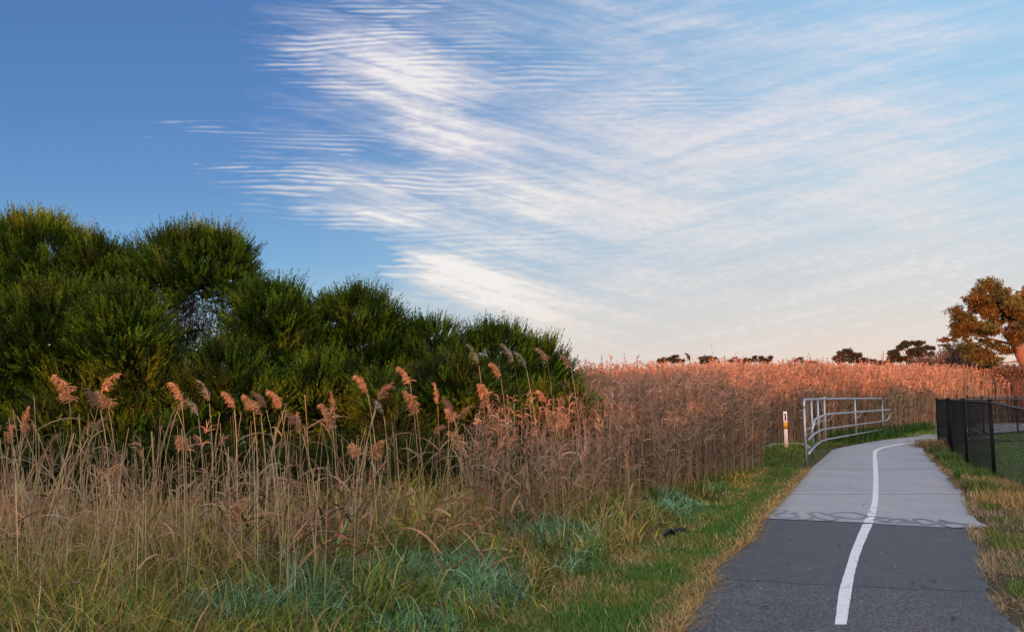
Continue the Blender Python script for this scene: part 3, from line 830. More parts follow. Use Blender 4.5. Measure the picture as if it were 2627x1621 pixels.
# ---------------------------------------------------------------- reeds
def plume(mb, p, az, tilt, L, kind, dens, colr):
    """feathery seed head: an axis that nods over, hung with fine branchlets"""
    nod = dict(mop=.75, arch=1.0, spike=.22, wisp=.75)[kind]
    K = 12; s = np.linspace(0, 1, K); t = tilt + nod * s ** 1.2
    d = np.stack([np.sin(t) * math.cos(az), np.sin(t) * math.sin(az), np.cos(t)], 1)
    A = p + np.cumsum(d, 0) * (L / K)
    tube(mb, A, np.linspace(.0018, .0008, K), 3, colr * .8)
    n = dens
    i = RNG.integers(0, K, n); f = i / (K - 1)
    base = A[i] + RNG.normal(0, .006, (n, 3))
    ln = dict(mop=.082, arch=.072, spike=.052, wisp=.08)[kind] * (1.15 - .55 * f) * RNG.uniform(.6, 1.2, n)
    w = dict(mop=.0085, arch=.0068, spike=.0066, wisp=.0036)[kind]
    aa = az + RNG.normal(0, dict(mop=1.5, arch=.8, spike=1.6, wisp=.5)[kind], n)
    t0 = np.clip(t[i] + RNG.normal(dict(mop=1.0, arch=.75, spike=.1, wisp=.35)[kind], .38, n), .05, 2.8)
    ribbons(mb, base, aa, t0, RNG.uniform(.5, 1.5, n), ln, w * RNG.uniform(.6, 1.3, n), 3, vary(colr, n, .2, .05), RNG.uniform(0, 3.1, n), tip=.25)
def make_reed(H, lean_az, lean, bendy, head, L, leaves, seed, dens=110, headcol=(.42, .26, .16), stemcol=(.42, .30, .165)):
    global RNG
    keep, RNG = RNG, np.random.default_rng(seed)
    K = 9; s = np.linspace(0, 1, K); t = lean + bendy * s ** 2.2
    d = np.stack([np.sin(t) * math.cos(lean_az), np.sin(t) * math.sin(lean_az), np.cos(t)], 1)
    P = np.concatenate([[[0, 0, -.05]], np.cumsum(d * H / K, 0)])
    st = MB(); tube(st, P, np.linspace(.0056, .0030, K + 1), 5, vary(stemcol, 1, .30, .07)[0])
    out = [('stem', st.mesh('stem', [M_REED]))]
    if leaves:
        lf = MB(); n = leaves; i = RNG.integers(2, K - 1, n)
        ribbons(lf, P[i], RNG.uniform(0, 6.283, n), RNG.uniform(.35, 1.0, n), RNG.uniform(.5, 1.9, n), RNG.uniform(.22, .46, n),
                RNG.uniform(.014, .026, n), 6, vary((.36, .255, .155), n, .25, .06), RNG.uniform(-.9, .9, n))
        out.append(('foliage', lf.mesh('foliage', [M_REED])))
    if head:
        pl = MB(); plume(pl, P[-1], lean_az, t[-1], L, head, dens, np.array(headcol))
        out.append(('seed_head', pl.mesh('seed_head', [M_REED])))
    RNG = keep
    return out, P[-1]

REED_GROUP = 'dry reeds standing in front of the dark bushes'
# the reeds one can tell apart: head position, depth, style, nod direction (-1 left, 1 right), size, lean, label
HEADS = [
 (146, 968, 6.6, 'mop', -1, .34, .03, 'tall reed at far left with a big ragged orange head rising to a point'),
 (262, 962, 6.8, 'arch', 1, .27, .10, 'leaning reed with rusty orange head drooping right, second bright one from the left'),
 (240, 975, 6.9, 'mop', -1, .20, .12, 'short drooping rusty head just left of the leaning orange reed'),
 (56, 1010, 6.5, 'spike', 1, .28, -.02, 'slender upright pinkish reed head close to the left edge'),
 (22, 1035, 6.4, 'spike', 1, .20, -.03, 'thin spike-headed reed nearest the left edge of the view'),
 (415, 985, 7.2, 'arch', -1, .27, -.04, 'pinkish nodding reed standing alone left of the pale feathery pair'),
 (482, 985, 7.3, 'wisp', -1, .32, .03, 'pale feathery reed head, taller of the pair left of the middle bushes'),
 (455, 1020, 7.1, 'wisp', -1, .22, -.05, 'small pale feathery head just under its taller feathery neighbour'),
 (542, 1005, 7.4, 'arch', -1, .26, .00, 'pink-tan nodding reed directly right of the pale feathery pair'),
 (588, 1010, 7.3, 'arch', -1, .26, -.05, 'left reed of the close-set nodding twins below the tall bush gap'),
 (606, 1018, 7.4, 'arch', -1, .24, -.05, 'right reed of the close-set nodding twins below the tall bush gap'),
 (655, 1005, 7.5, 'arch', -1, .32, -.08, 'broad pink-tan reed head nodding left in front of a bare bush stem'),
 (718, 1015, 7.4, 'spike', -1, .26, -.03, 'narrow drab reed head between the broad pink one and the bright orange mop'),
 (778, 1030, 7.6, 'mop', -1, .36, -.02, 'brightest orange reed, a shaggy mop head in front of the darkest bush'),
 (800, 960, 7.6, 'spike', -1, .24, -.07, 'upright narrow reed head standing above the shaggy orange mop'),
 (862, 962, 7.7, 'arch', -1, .30, -.12, 'brown reed arching over to the left on a long bare stem'),
 (900, 1012, 7.7, 'wisp', -1, .22, -.06, 'small wispy head under the brown arching reed'),
 (965, 945, 7.9, 'arch', -1, .32, -.06, 'large drab brown nodding head behind the tall orange plume'),
 (980, 995, 7.8, 'mop', -1, .34, -.04, 'tall orange plume in front of a larger drab brown head'),
 (1047, 945, 8.0, 'spike', -1, .28, -.03, 'upright brown plume right of the tall orange one'),
 (1072, 1008, 7.9, 'mop', -1, .20, -.14, 'small round orange head bent over on a slanting stem'),
 (1090, 1075, 7.8, 'mop', -1, .30, -.20, 'low orange reed head leaning left below the small round one'),
 (1147, 955, 8.1, 'mop', -1, .22, -.05, 'compact rounded orange head, the rightmost bright one'),
 (1182, 925, 8.3, 'arch', -1, .26, -.04, 'grey-brown hanging head just right of the compact orange one'),
 (1130, 890, 8.5, 'wisp', -1, .34, -.04, 'very thin pale plume rising above the compact orange head'),
 (1215, 885, 8.6, 'wisp', -1, .34, -.10, 'thin pale plume combed left, near the edge of the last bush'),
 (1245, 900, 8.6, 'wisp', -1, .30, -.10, 'second thin pale plume to the left of the tallest brown head'),
 (1295, 888, 8.8, 'arch', -1, .28, -.04, 'tallest brown reed head against the edge of the last bush'),
 (1352, 902, 8.9, 'arch', -1, .26, -.06, 'brown hanging head at the right end of the bushes'),
 (1290, 985, 8.4, 'arch', -1, .22, -.03, 'dull brown bent head below the tallest brown one'),
 (1312, 1015, 8.2, 'mop', -1, .20, -.05, 'small salmon-coloured head lowest of the right-hand cluster'),
 (424, 1085, 6.9, 'mop', -1, .20, .02, 'short orange-tinted head low on the left among bare stalks'),
 (276, 1160, 6.4, 'mop', 1, .22, -.02, 'low rusty drooping head below the leaning orange reed'),
 (572, 1255, 5.9, 'mop', 1, .26, .05, 'low brown fluffy head sunk in the grass, left of centre'),
 (838, 1095, 7.2, 'mop', -1, .16, .03, 'small blunt rust head half way down among the stalks'),
 (908, 1105, 7.2, 'mop', 1, .26, -.02, 'ragged salmon head low down between two leafy stalks'),
 (1502, 1105, 8.8, 'spike', -1, .24, .01, 'lone upright tan reed with a narrow head standing forward in the grass'),
]
for i, (px, py, dep, kind, sgn, L, lean, lab) in enumerate(HEADS):
    # the head hangs below and beside the stem's tip, so aim the tip a little above and opposite
    tipz = atS(px, py, dep)
    drop = dict(mop=.02, arch=.10, spike=-.10, wisp=.08)[kind]
    H0 = tipz[2] + drop
    az = math.pi if sgn < 0 else 0.0
    az += random.uniform(-.35, .35)
    ln = abs(lean) * .8 + .01; laz = az if (lean < 0) == (sgn < 0) else az
    col = (.52, .30, .165) if kind != 'wisp' else (.36, .33, .26)
    parts, tip = make_reed(H0, az, ln, (.10 if kind != 'spike' else .03), kind, L * .74, random.choice((1, 2, 3)), 100 + i,
                           dens=dict(mop=230, arch=150, spike=130, wisp=60)[kind], headcol=col)
    base = (tipz[0] - tip[0] - (.07 if kind in ('arch', 'mop', 'wisp') else 0) * math.cos(az), dep - tip[1], 0)
    r = thing('reed', base, lab, 'reed', REED_GROUP)
    for nm, me in parts: link(nm, me, r)

GENERIC = [('bare dry reed stalk without seed head before the dark bushes', None), ('dry leafy reed stalk with bent tan leaves before the dark bushes', None), ('drab dry reed with small faded seed head before the dark bushes', 'h')]
protos = []
for i in range(21):
    g_ = (0, 1, 0, 1, 0, 2, 1)[i % 7]
    H0 = random.uniform(1.05, 1.5) if g_ == 0 else random.uniform(1.0, 1.45)
    lv = 0 if g_ == 0 else random.choice((2, 3, 4, 5)) if g_ == 1 else random.choice((0, 1, 2))
    parts, tip = make_reed(H0, random.choice((0, math.pi)) + random.uniform(-.6, .6), random.choice((.02, .06, .10, .16, .26)), random.uniform(0, .25),
                           random.choice(('mop', 'arch', 'arch', 'wisp')) if g_ == 2 else None, random.uniform(.14, .22), lv, 500 + i, 90,
                           headcol=(.30, .19, .13))
    protos.append((g_, parts))
n_small = 0
for k in range(258):
    g_, parts = protos[(k * 8 + k // 21) % 21]
    y = 5.3 + 4.2 * random.random() ** .8
    u = random.random()
    x = (-.66 * y) + u * (.66 * y + min(1.0, verge_x(y) - 1.5))
    if k % 13 < 5:      # the stand thickens and comes forward towards the left
        y = 4.9 + 2.2 * random.random(); x = -.66 * y + random.random() ** 1.3 * .42 * y
    if vnoise(np.array([x * 1.6]), np.array([y * .9]), 77)[0] < .36: x += random.uniform(-.5, .5)
    r = thing('reed', (x, y, 0), GENERIC[g_][0], 'reed', ('bare reed stalks', 'leafy reed stalks', 'faded small-headed reeds')[g_] + ' before the dark bushes')
    r.rotation_euler = (0, 0, random.choice((0, math.pi)) + random.uniform(-.7, .7)); sc = random.uniform(.5, .88) if k % 13 < 5 else random.uniform(.55, 1.1)
    r.scale = (sc, sc, sc)
    for nm, me in parts: link(nm, me, r)

def reed_mass(mb, x, y, H, wide, head_p=.75, leaf_n=3, seedcol=(.43, .24, .155), stem=(.37, .255, .17)):
    n = len(x); base = np.stack([x, y, 0 * x], 1); pf = (.72 + .60 * vnoise(x * .55 + 9, y * .30 + 9, 66, 3))[:, None]
    az = RNG.uniform(0, 6.283, n); tilt = np.abs(RNG.normal(0, .09, n)); bend = np.abs(RNG.normal(.05, .10, n))
    ribbons(mb, base, az, tilt, bend, H, .0055 * wide, 3, vary(stem, n, .24, .07) * pf, RNG.uniform(0, 3.1, n), pw=2.2, tip=.5, blade=False)
    def along(idx, f):
        t = tilt[idx] + bend[idx] * f ** 2.2 * .5
        return base[idx] + np.stack([np.sin(t) * np.cos(az[idx]), np.sin(t) * np.sin(az[idx]), np.cos(t)], -1) * (H[idx] * f)[:, None]
    i = np.repeat(np.arange(n), leaf_n); f = RNG.uniform(.22, .9, len(i))
    ribbons(mb, along(i, f), RNG.uniform(0, 6.283, len(i)), RNG.uniform(.3, 1.1, len(i)), RNG.uniform(.3, 1.9, len(i)), RNG.uniform(.16, .36, len(i)),
            .011 * wide[i], 4, vary((.28, .185, .122), len(i), .36, .08) * pf[i], RNG.uniform(-1, 1, len(i)))
    hd = np.nonzero(RNG.random(n) < head_p)[0]
    i = np.repeat(hd, 13); f = RNG.uniform(.90, 1.07, len(i))
    ribbons(mb, along(i, f), az[i] + RNG.normal(0, .9, len(i)), RNG.uniform(.1, 1.1, len(i)), RNG.uniform(.4, 1.8, len(i)), RNG.uniform(.06, .14, len(i)),
            .0085 * wide[i], 2, vary(np.repeat(vary(seedcol, len(hd), .2, .05), 13, 0), len(i), .18, .05) * pf[i], RNG.uniform(0, 3.1, len(i)), tip=.3)
def reed_bed():
    mb = MB()
    def region(n, x0, x1, d0, d1):
        x = RNG.uniform(x0, x1, n); y = bed_front(x) + d0 + (d1 - d0) * RNG.random(n)
        ok = (x > .045 * y - .9) & (x < .72 * y + 2)
        return x[ok], y[ok]
    for n, x0, x1, d0, d1, p, lf in ((750, -1.2, 2.6, .0, 3.4, .22, 3), (2000, 2.0, 6.8, -.3, 3.2, .45, 4), (4200, 4.5, 22, -.3, 2.6, .6, 3), (2600, 0, 14, 3, 12, .8, 2), (4200, 8, 48, 2.2, 9, .8, 2), (5200, 1, 60, 8, 34, .9, 1), (3000, 20, 62, -.3, 3, .7, 3)):
        x, y = region(n, x0, x1, d0, d1)
        H = np.interp(y, [8, 11, 15, 20, 25, 36, 50, 80], [1.02, 1.32, 1.68, 1.96, 2.14, 2.52, 2.95, 3.4]) * (RNG.normal(1, .065, len(x)) + .15 * (vnoise(x * .45, y * .45, 61) - .5))
        H *= np.interp(y - bed_front(x), [-.3, .6, 1.6], [.72, .9, 1.0])
        reed_mass(mb, x, y, H, np.clip(y / 9, 1, 4.2), p, lf)
    # more thin stalks and dead leaves filling the row in front of the bushes
    n = 170; y = 6.4 + 3.6 * RNG.random(n); x = -.68 * y + RNG.random(n) * (.68 * y + np.minimum(1.0, verge_x(y) - 1.6))
    reed_mass(mb, x, y, RNG.uniform(.6, 1.3, n), np.full(n, 1.15), .04, 1, stem=(.42, .33, .21))
    n = 170; y = 4.8 + 2.6 * RNG.random(n); x = -.68 * y + RNG.random(n) ** 1.4 * .5 * y
    reed_mass(mb, x, y, RNG.uniform(.5, 1.25, n), np.full(n, 1.05), .03, 1, stem=(.50, .375, .21))
    # fallen, half-lying reeds tangled at the edge of the grass
    x, y = scatter(420, 5.6, 14, left_edge, lambda Y: verge_x(Y) - .7, 1.1)
    ribbons(mb, np.stack([x, y, RNG.uniform(.05, .5, 420)], 1), RNG.uniform(0, 6.283, 420), RNG.uniform(.7, 1.5, 420), RNG.uniform(0, .3, 420), RNG.uniform(.3, 1.0, 420), .006, 3, vary(TAN * 1.1, 420, .25, .07), blade=False)
    x, y = scatter(3600, 5.4, 14, left_edge, lambda Y: verge_x(Y) - .6, 1.1)
    kk = vnoise(x * 1.1, y * 1.1, 91) > .50; x, y = x[kk], y[kk]; n = len(x)
    ribbons(mb, np.stack([x, y, RNG.uniform(.08, .62, n)], 1), RNG.uniform(0, 6.283, n), RNG.uniform(.5, 1.4, n), RNG.uniform(.2, 1.6, n), RNG.uniform(.20, .42, n), .020, 5, vary(BROWN * 1.25, n, .35, .08), RNG.uniform(-1, 1, n))
    tag(mb.obj('reed_bed', M_REED), 'dense bed of dry pinkish-brown reeds behind the path and railing', 'reeds', kind='stuff')
reed_bed()

# ---------------------------------------------------------------- bushes on the left
def foliage_sprigs(mb, P, D, L, col, leaves=18, ll=.040, lw=.0115):
    """needle-leaved shoots: a fine twig set with short leaves all round"""
    n = len(P)
    side = np.cross(D, np.array([.3, .2, .93])); side /= np.linalg.norm(side, axis=1)[:, None] + 1e-9
    oth = np.cross(D, side)
    w = .003
    V = np.stack([P - side * w, P + side * w, P + D * L[:, None]], 1).reshape(-1, 3)
    mb.add(V, None, np.arange(3 * n).reshape(-1, 3), np.repeat(col * .8, 3, 0))
    i = np.repeat(np.arange(n), leaves); f = np.tile(np.linspace(.12, 1.0, leaves), n) + RNG.normal(0, .03, n * leaves)
    a = RNG.uniform(0, 6.283, len(i))
    rad = side[i] * np.cos(a)[:, None] + oth[i] * np.sin(a)[:, None]
    op_ = np.where(f > .9, .35, .75)[:, None]
    ld = D[i] + rad * op_; ld /= np.linalg.norm(ld, axis=1)[:, None]
    b = P[i] + D[i] * (L[i] * f)[:, None]
    sd = np.cross(ld, rad); sd /= np.linalg.norm(sd, axis=1)[:, None] + 1e-9
    q = RNG.uniform(.7, 1.2, len(i))[:, None]
    V = np.stack([b - sd * lw * .5, b + ld * ll * q * .55 + sd * lw * .6, b + ld * ll * q, b + ld * ll * q * .5 - sd * lw * .6], 1).reshape(-1, 3)
    mb.add(V, np.arange(4 * len(i)).reshape(-1, 4), None, np.repeat(vary(col[i], len(i), .12, .04), 4, 0))

BUSH_GROUP = 'dark fine-leaved bushes behind the reeds'
def bush(label, blobs, depth, density=1.0, green=(.052, .092, .012), yellow=0.0, gap=None, bare=1.0):
    """blobs: (x, y, rx, ry) in 2450 px wide view pixels at the given depth"""
    k = depth / 1900.0
    cs = []
    for b in blobs:
        dd = depth + (b[4] if len(b) > 4 else 0)
        c = np.array(atS(b[0], b[1], dd)); cs.append((c, np.array([b[2] * k, min(b[2], b[3]) * k * .95, b[3] * k])))
    base = np.array([cs[0][0][0], cs[0][0][1], 0])
    root = thing('bush', tuple(base), label, 'bush', BUSH_GROUP)
    leaf, wood = MB(), MB()
    ztop = max(c[2] + r[2] for c, r in cs)
    for c, r in cs:
        r = np.maximum(r - np.array([.08, .08, .09]), .18)
        area = 12.0 * (r[0] * r[2] + r[0] * r[1] + r[1] * r[2]) / 3
        nt = int(area * 84 * density)
        d = RNG.normal(0, 1, (nt, 3)); d /= np.linalg.norm(d, axis=1)[:, None]
        d[:, 2] = np.where(d[:, 2] < -.75, -d[:, 2], d[:, 2])
        bk = (d[:, 1] > .45) & (RNG.random(nt) < .6); d = d[~bk]; nt = len(d)       # fewer on the far side
        lump = vnoise(d[:, 0] * 1.9 + c[0] * 3 + 50, d[:, 2] * 1.9 + d[:, 1] * 1.5 + 50, 3, 3)
        out = RNG.random(nt) < .42
        lay = np.where(out, RNG.uniform(.94, 1.06, nt), RNG.random(nt) ** .6 * .42 + .56)
        pos = c + d * r * (lay * (.74 + .45 * lump))[:, None]
        per = 9
        o = d * .95 + np.array([0, -.12, .72]) + RNG.normal(0, .12, (nt, 3)); o /= np.linalg.norm(o, axis=1)[:, None]
        i = np.repeat(np.arange(nt), per)
        P = pos[i] + RNG.normal(0, .050, (len(i), 3)); D = o[i] + RNG.normal(0, .13, (len(i), 3)); D /= np.linalg.norm(D, axis=1)[:, None]
        L = RNG.uniform(.12, .24, len(i)) * np.where(out & (RNG.random(nt) < .45), 1.55, 1.0)[i]
        ok = P[:, 2] > .05
        if gap is not None:
            gx, gy, grx, gry = gap
            g0 = np.array(atS(gx, gy, depth)); q = ((P[:, 0] / P[:, 1] * depth - g0[0]) / (grx * k)) ** 2 + (((P[:, 2] - EYE) / P[:, 1] * depth + EYE - g0[2]) / (gry * k)) ** 2
            ok &= (q + RNG.normal(0, .25, len(q)) > 1) | (RNG.random(nt)[i] < .22)
        i, P, D, L = i[ok], P[ok], D[ok], L[ok]
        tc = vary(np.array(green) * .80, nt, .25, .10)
        lt = (out & (RNG.random(nt) < .55)) | (RNG.random(nt) < .10); tc[lt] = vary(np.array((.135, .185, .014)), lt.sum(), .25, .08)  # outer shoots lighter, inner ones darker: clump shading deepened in the tint
        if yellow:
            yy = (pos[:, 2] > ztop - yellow) & (d[:, 2] > .2) & (RNG.random(nt) < .9 * np.clip((pos[:, 2] - ztop + yellow) / yellow * 1.6, 0, 1)) & (vnoise(pos[:, 0] * 1.6, pos[:, 1] * 1.6, 4) > .40)
            tc[yy] = vary(np.array((.29, .265, .018)), yy.sum(), .3, .12)
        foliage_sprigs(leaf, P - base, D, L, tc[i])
        # fine bare twigs inside the crown
        m = int(area * 12 * bare); dd = RNG.normal(0, 1, (m, 3)); dd /= np.linalg.norm(dd, axis=1)[:, None]; dd[:, 2] = np.abs(dd[:, 2]) * .9 - .1
        st = c + dd * r * RNG.uniform(.05, .55, m)[:, None] - base - np.array([0, 0, .15]) * r[2]
        az = np.arctan2(dd[:, 1], dd[:, 0]); ti = np.arccos(np.clip(dd[:, 2] * .6 + .4, -1, 1))
        ribbons(wood, st, az, ti, RNG.uniform(-.5, .2, m), RNG.uniform(.25, .75, m) * r.mean(), .009, 3, vary((.13, .105, .09), m, .25, .05), RNG.uniform(0, 3, m), blade=False, tip=.3, cross=True)
        if gap is not None and c is cs[0][0]:
            m = 700; aa = RNG.uniform(0, 6.283, m); qq = np.sqrt(RNG.random(m))
            st = np.stack([g0[0] + np.cos(aa) * qq * grx * k * 1.05, depth + RNG.normal(.2, .35, m), g0[2] + np.sin(aa) * qq * gry * k * 1.05], 1) - base
            ribbons(wood, st, RNG.uniform(0, 6.283, m), RNG.uniform(.2, 1.5, m), RNG.uniform(-.9, .9, m), RNG.uniform(.15, .5, m), .011, 4, vary((.15, .125, .11), m, .25, .05), RNG.uniform(0, 3, m), blade=False, tip=.25, cross=True)
        for j in range(2):
            tgt = c + np.array([random.uniform(-.6, .6) * r[0], random.uniform(-.5, .5) * r[1], random.uniform(-.2, .5) * r[2]]) - base
            s0 = np.array([random.uniform(-.15, .15), random.uniform(-.1, .1), -.1])
            mid = s0 * .5 + tgt * .5 + np.array([random.uniform(-.2, .2), 0, -.1])
            p = smooth_path([s0, mid, tgt], 5)
            tube(wood, p, np.linspace(.030, .007, len(p)), 6, (.12, .098, .085), cap=False)
    leaf.obj('foliage', M_LEAF, root); wood.obj('branch', M_REED, root)
    return root

bush('tallest bush, yellow-tipped along its top, at the left edge', [(80, 672, 165, 150), (235, 702, 120, 130), (-60, 680, 150, 150), (100, 810, 200, 160)], 13.8, yellow=.65)
bush('dome-topped bush with faint yellow tips and a see-through lower side showing bare twigs', [(455, 668, 150, 108), (520, 655, 95, 95), (380, 760, 75, 130, .3), (470, 860, 130, 70)], 13.0, yellow=.30, gap=(480, 790, 85, 62), bare=2.5)
bush('broad rounded bush in front of the tallest one at the far left', [(110, 820, 150, 140), (15, 900, 140, 150), (60, 990, 160, 120)], 11.2, green=(.052, .080, .014))
bush('bright green rounded bush under the dome-topped bush', [(295, 830, 112, 125), (330, 930, 100, 120), (210, 980, 140, 110)], 10.9, green=(.055, .092, .016))
bush('spiky-topped bush right of the dome-topped one', [(655, 790, 98, 112), (700, 860, 80, 130), (590, 760, 45, 70)], 12.4)
bush('bush with a feathery crest standing behind the middle of the row', [(855, 790, 105, 92), (785, 790, 55, 75), (880, 880, 120, 110)], 13.2)
bush('lower bush filling the dip between the crested bush and the last one', [(1020, 860, 105, 88), (960, 850, 60, 70), (1010, 950, 130, 100)], 13.4)
bush('last rounded bush at the right end of the row beside the pink reed bed', [(1185, 892, 112, 105), (1290, 912, 80, 88), (1330, 950, 52, 70), (1200, 980, 150, 100)], 12.8)
bush('low shaggy bush below the see-through gap', [(545, 920, 85, 100), (600, 990, 90, 90), (480, 985, 80, 90)], 10.9, green=(.050, .085, .016))
bush('pale green low bush behind the feathery plumes', [(1085, 935, 120, 78), (1130, 1000, 110, 80), (1020, 1010, 80, 70)], 11.4, green=(.072, .100, .024))
bush('small dark bush behind the bright orange mop-headed reed', [(760, 970, 100, 110), (690, 1040, 90, 90), (850, 1020, 90, 90)], 11.6, green=(.040, .068, .014))
bush('small bright-tipped bush low in the middle of the row', [(910, 960, 62, 55), (935, 1030, 80, 70)], 10.8, green=(.066, .100, .022))
bush('low dark undergrowth bush at the left behind the tall reeds', [(100, 1080, 150, 110), (280, 1080, 130, 100), (430, 1070, 110, 100)], 10.6, green=(.040, .066, .014))
bush('dark bush half hidden behind the spiky-topped bush', [(640, 880, 95, 95), (760, 890, 100, 90), (700, 960, 120, 90)], 14.8, green=(.040, .068, .012))
bush('dark bush half hidden behind the low bush in the dip', [(900, 920, 120, 75), (1040, 930, 120, 62), (1170, 940, 110, 70)], 15.0, green=(.040, .068, .012))
bush('deep shaded bush behind the broad rounded bush at the far left', [(150, 860, 200, 150), (330, 900, 100, 120), (20, 880, 160, 150)], 15.6, green=(.038, .064, .012))
bush('low bush at the right end hidden behind grey reed plumes', [(1270, 1010, 110, 75), (1380, 1000, 45, 60)], 11.8, green=(.05, .08, .018))

def undergrowth():
    mb = MB(); n = 15000
    y = RNG.uniform(9.7, 12.2, n); x = -.72 * y + RNG.random(n) * (.72 * y + .1)
    P = np.stack([x, y, RNG.random(n) ** 1.3 * .75], 1); D = RNG.normal(0, .35, (n, 3)) + np.array([0, -.25, .9]); D /= np.linalg.norm(D, axis=1)[:, None]
    foliage_sprigs(mb, P, D, RNG.uniform(.15, .32, n), vary((.035, .055, .012), n, .3, .12), 12, .05, .016)
    tag(mb.obj('undergrowth', M_LEAF), 'dark low undergrowth filling the foot of the bushes', 'undergrowth', kind='stuff')
undergrowth()

# ---------------------------------------------------------------- gum trees
def leaf_cloud(mb, c, r, n, size, col, droop=.6, aspect=.3, clump=9, var=.25, lobes=0):
    if lobes:            # break the mass into uneven lobes with gaps between them
        for j in range(lobes):
            d = RNG.normal(0, 1, 3); d /= np.linalg.norm(d)
            q = RNG.uniform(.30, .58)
            leaf_cloud(mb, np.asarray(c) + d * np.asarray(r) * RNG.uniform(.35, .95), np.asarray(r) * q * np.array([1.1, 1.1, .85]), int(n / lobes), size, np.array(col) * RNG.uniform(.7, 1.25) * (np.array([1.35, .85, .9]) if RNG.random() < .35 else 1), droop, aspect, clump, var)
        return
    nc = max(1, n // clump)
    d = RNG.normal(0, 1, (nc, 3)); d /= np.linalg.norm(d, axis=1)[:, None]
    pos = np.asarray(c) + d * np.asarray(r) * (RNG.random(nc) ** .45)[:, None]
    i = np.repeat(np.arange(nc), clump)
    p = pos[i] + RNG.normal(0, 1, (len(i), 3)) * np.asarray(r).mean() * .13
    ti = np.clip(RNG.normal(1.57 + droop, .5, len(i)), .1, 3.0)
    ribbons(mb, p, RNG.uniform(0, 6.283, len(i)), ti, RNG.uniform(-.2, .5, len(i)), size * RNG.uniform(.6, 1.3, len(i)), size * aspect, 2,
            vary(vary(np.array(col), nc, var, .08)[i], len(i), .12, .04), RNG.uniform(0, 3.1, len(i)))
def limb_tree(wood, base, trunk_pts, limbs, r0, col):
    p = smooth_path(trunk_pts, 6); tube(wood, p, np.linspace(r0, r0 * .5, len(p)), 9, col)
    for pts, r in limbs:
        q = smooth_path(pts, 5); tube(wood, q, np.linspace(r, r * .35, len(q)), 6, col)

def big_gum():
    dep = 45.0
    A = lambda x, y, dy=0: np.array(atS(x, y, dep + dy))
    b = A(2500, 975); b[2] = 0
    root = thing('gum_tree', tuple(b), 'large leaning gum tree with sunlit orange trunk at the right edge above the reeds', 'tree')
    w, l = MB(), MB()
    o = lambda *a: A(*a) - b
    limb_tree(w, b, [np.zeros(3) - [0, 0, .1], o(2478, 920), o(2452, 868), o(2425, 815), o(2412, 790)],
              [([o(2425, 815), o(2395, 790, .5), o(2370, 750, .8), o(2358, 705, .8)], .11), ([o(2440, 845), o(2455, 790, .4), o(2470, 740, .5), o(2480, 690, .5)], .13),
               ([o(2430, 825), o(2385, 815, .8), o(2340, 800, 1), o(2300, 770, .8)], .10), ([o(2448, 862), o(2400, 868, .3), o(2360, 862, .4)], .06),
               ([o(2415, 795), o(2420, 760, .6), o(2440, 715, .8)], .12), ([o(2440, 850), o(2410, 838, .4), o(2365, 836, .5), o(2330, 842, .5)], .05), ([o(2468, 905), o(2500, 850, 0), o(2530, 790, 0)], .15)], .42, (.9, .9, .9))
    k = dep / 1900
    for x, y, rx, ry, n, dy in ((2362, 705, 48, 34, 1500, -.6), (2395, 735, 55, 38, 1500, .4), (2325, 745, 45, 40, 1300, 0), (2297, 765, 24, 30, 650, .4), (2300, 795, 26, 22, 380, .2), (2345, 790, 52, 32, 1200, -.6),
                           (2410, 790, 50, 35, 1000, 1.0), (2440, 745, 45, 45, 1300, -.5), (2455, 700, 28, 22, 600, 0), (2440, 800, 36, 30, 700, -1.0), (2375, 830, 40, 24, 700, .2), (2335, 838, 34, 22, 500, -.8),
                           (2370, 858, 34, 17, 500, -.6), (2310, 830, 22, 16, 260, 0), (2520, 740, 70, 70, 1700, 0), (2560, 820, 60, 60, 900, 0)):
        leaf_cloud(l, A(x, y, dy) - b, (rx * k, rx * k * .9, ry * k), int(n * 2.7), .20, (.115, .105, .032), .55, .30, 10, lobes=6)
    l.obj('crown', M_LEAF, root); w.obj('trunk', M_GUM, root, True)
big_gum()

def far_gum(label, dep, x, ybase, clusters, trunk_x=None, col=(.050, .052, .034), dens=1.0):
    A = lambda X, Y: np.array(atS(X, Y, dep))
    tx = trunk_x or x
    b = A(tx, 900); b[2] = 0
    root = thing('tree', tuple(b), label, 'tree', 'far trees beyond the reed bed')
    w, l = MB(), MB(); k = dep / 1900
    for cx, cy, rx, ry in clusters:
        c = A(cx, cy) - b
        leaf_cloud(l, c, (rx * k, rx * k * .8, ry * k), int(210 * max(1, rx * ry / 40) * dens), .0030 * dep, col, .1, .55, 6, .2, lobes=5 if rx > 9 else 3)
        p = smooth_path([np.array([0, 0, -.2]), np.array([c[0] * .25, 0, max(.8, c[2] * .5)]), c], 4)
        tube(w, p, np.linspace(.0009 * dep, .0003 * dep, len(p)), 5, (1, 1, 1), cap=False)
    l.obj('crown', M_LEAF, root); w.obj('trunk', M_WOOD, root)
far_gum('dark rounded far tree left of the perched bird', 170, 1604, 870, [(1592, 861, 14, 8), (1612, 860, 22, 8), (1578, 864, 6, 5), (1630, 864, 10, 5)])
far_gum('flat-topped far gum with layered crown just right of the perched bird', 170, 1693, 870, [(1680, 858, 9, 4), (1695, 855, 11, 4.5), (1709, 857, 7, 3.5), (1684, 866, 12, 4), (1705, 866, 13, 5), (1697, 862, 6, 3)])
far_gum('low scattered far gum, left one of the distant pair in mid reed bed', 180, 1770, 870, [(1748, 863, 8, 5), (1760, 860, 9, 6), (1775, 865, 12, 5), (1789, 860, 8, 6)])
far_gum('taller far gum, right one of the distant pair in mid reed bed', 175, 1822, 870, [(1806, 859, 10, 7), (1820, 855, 6, 4), (1826, 862, 14, 7), (1842, 856, 8, 4), (1838, 863, 8, 6)])
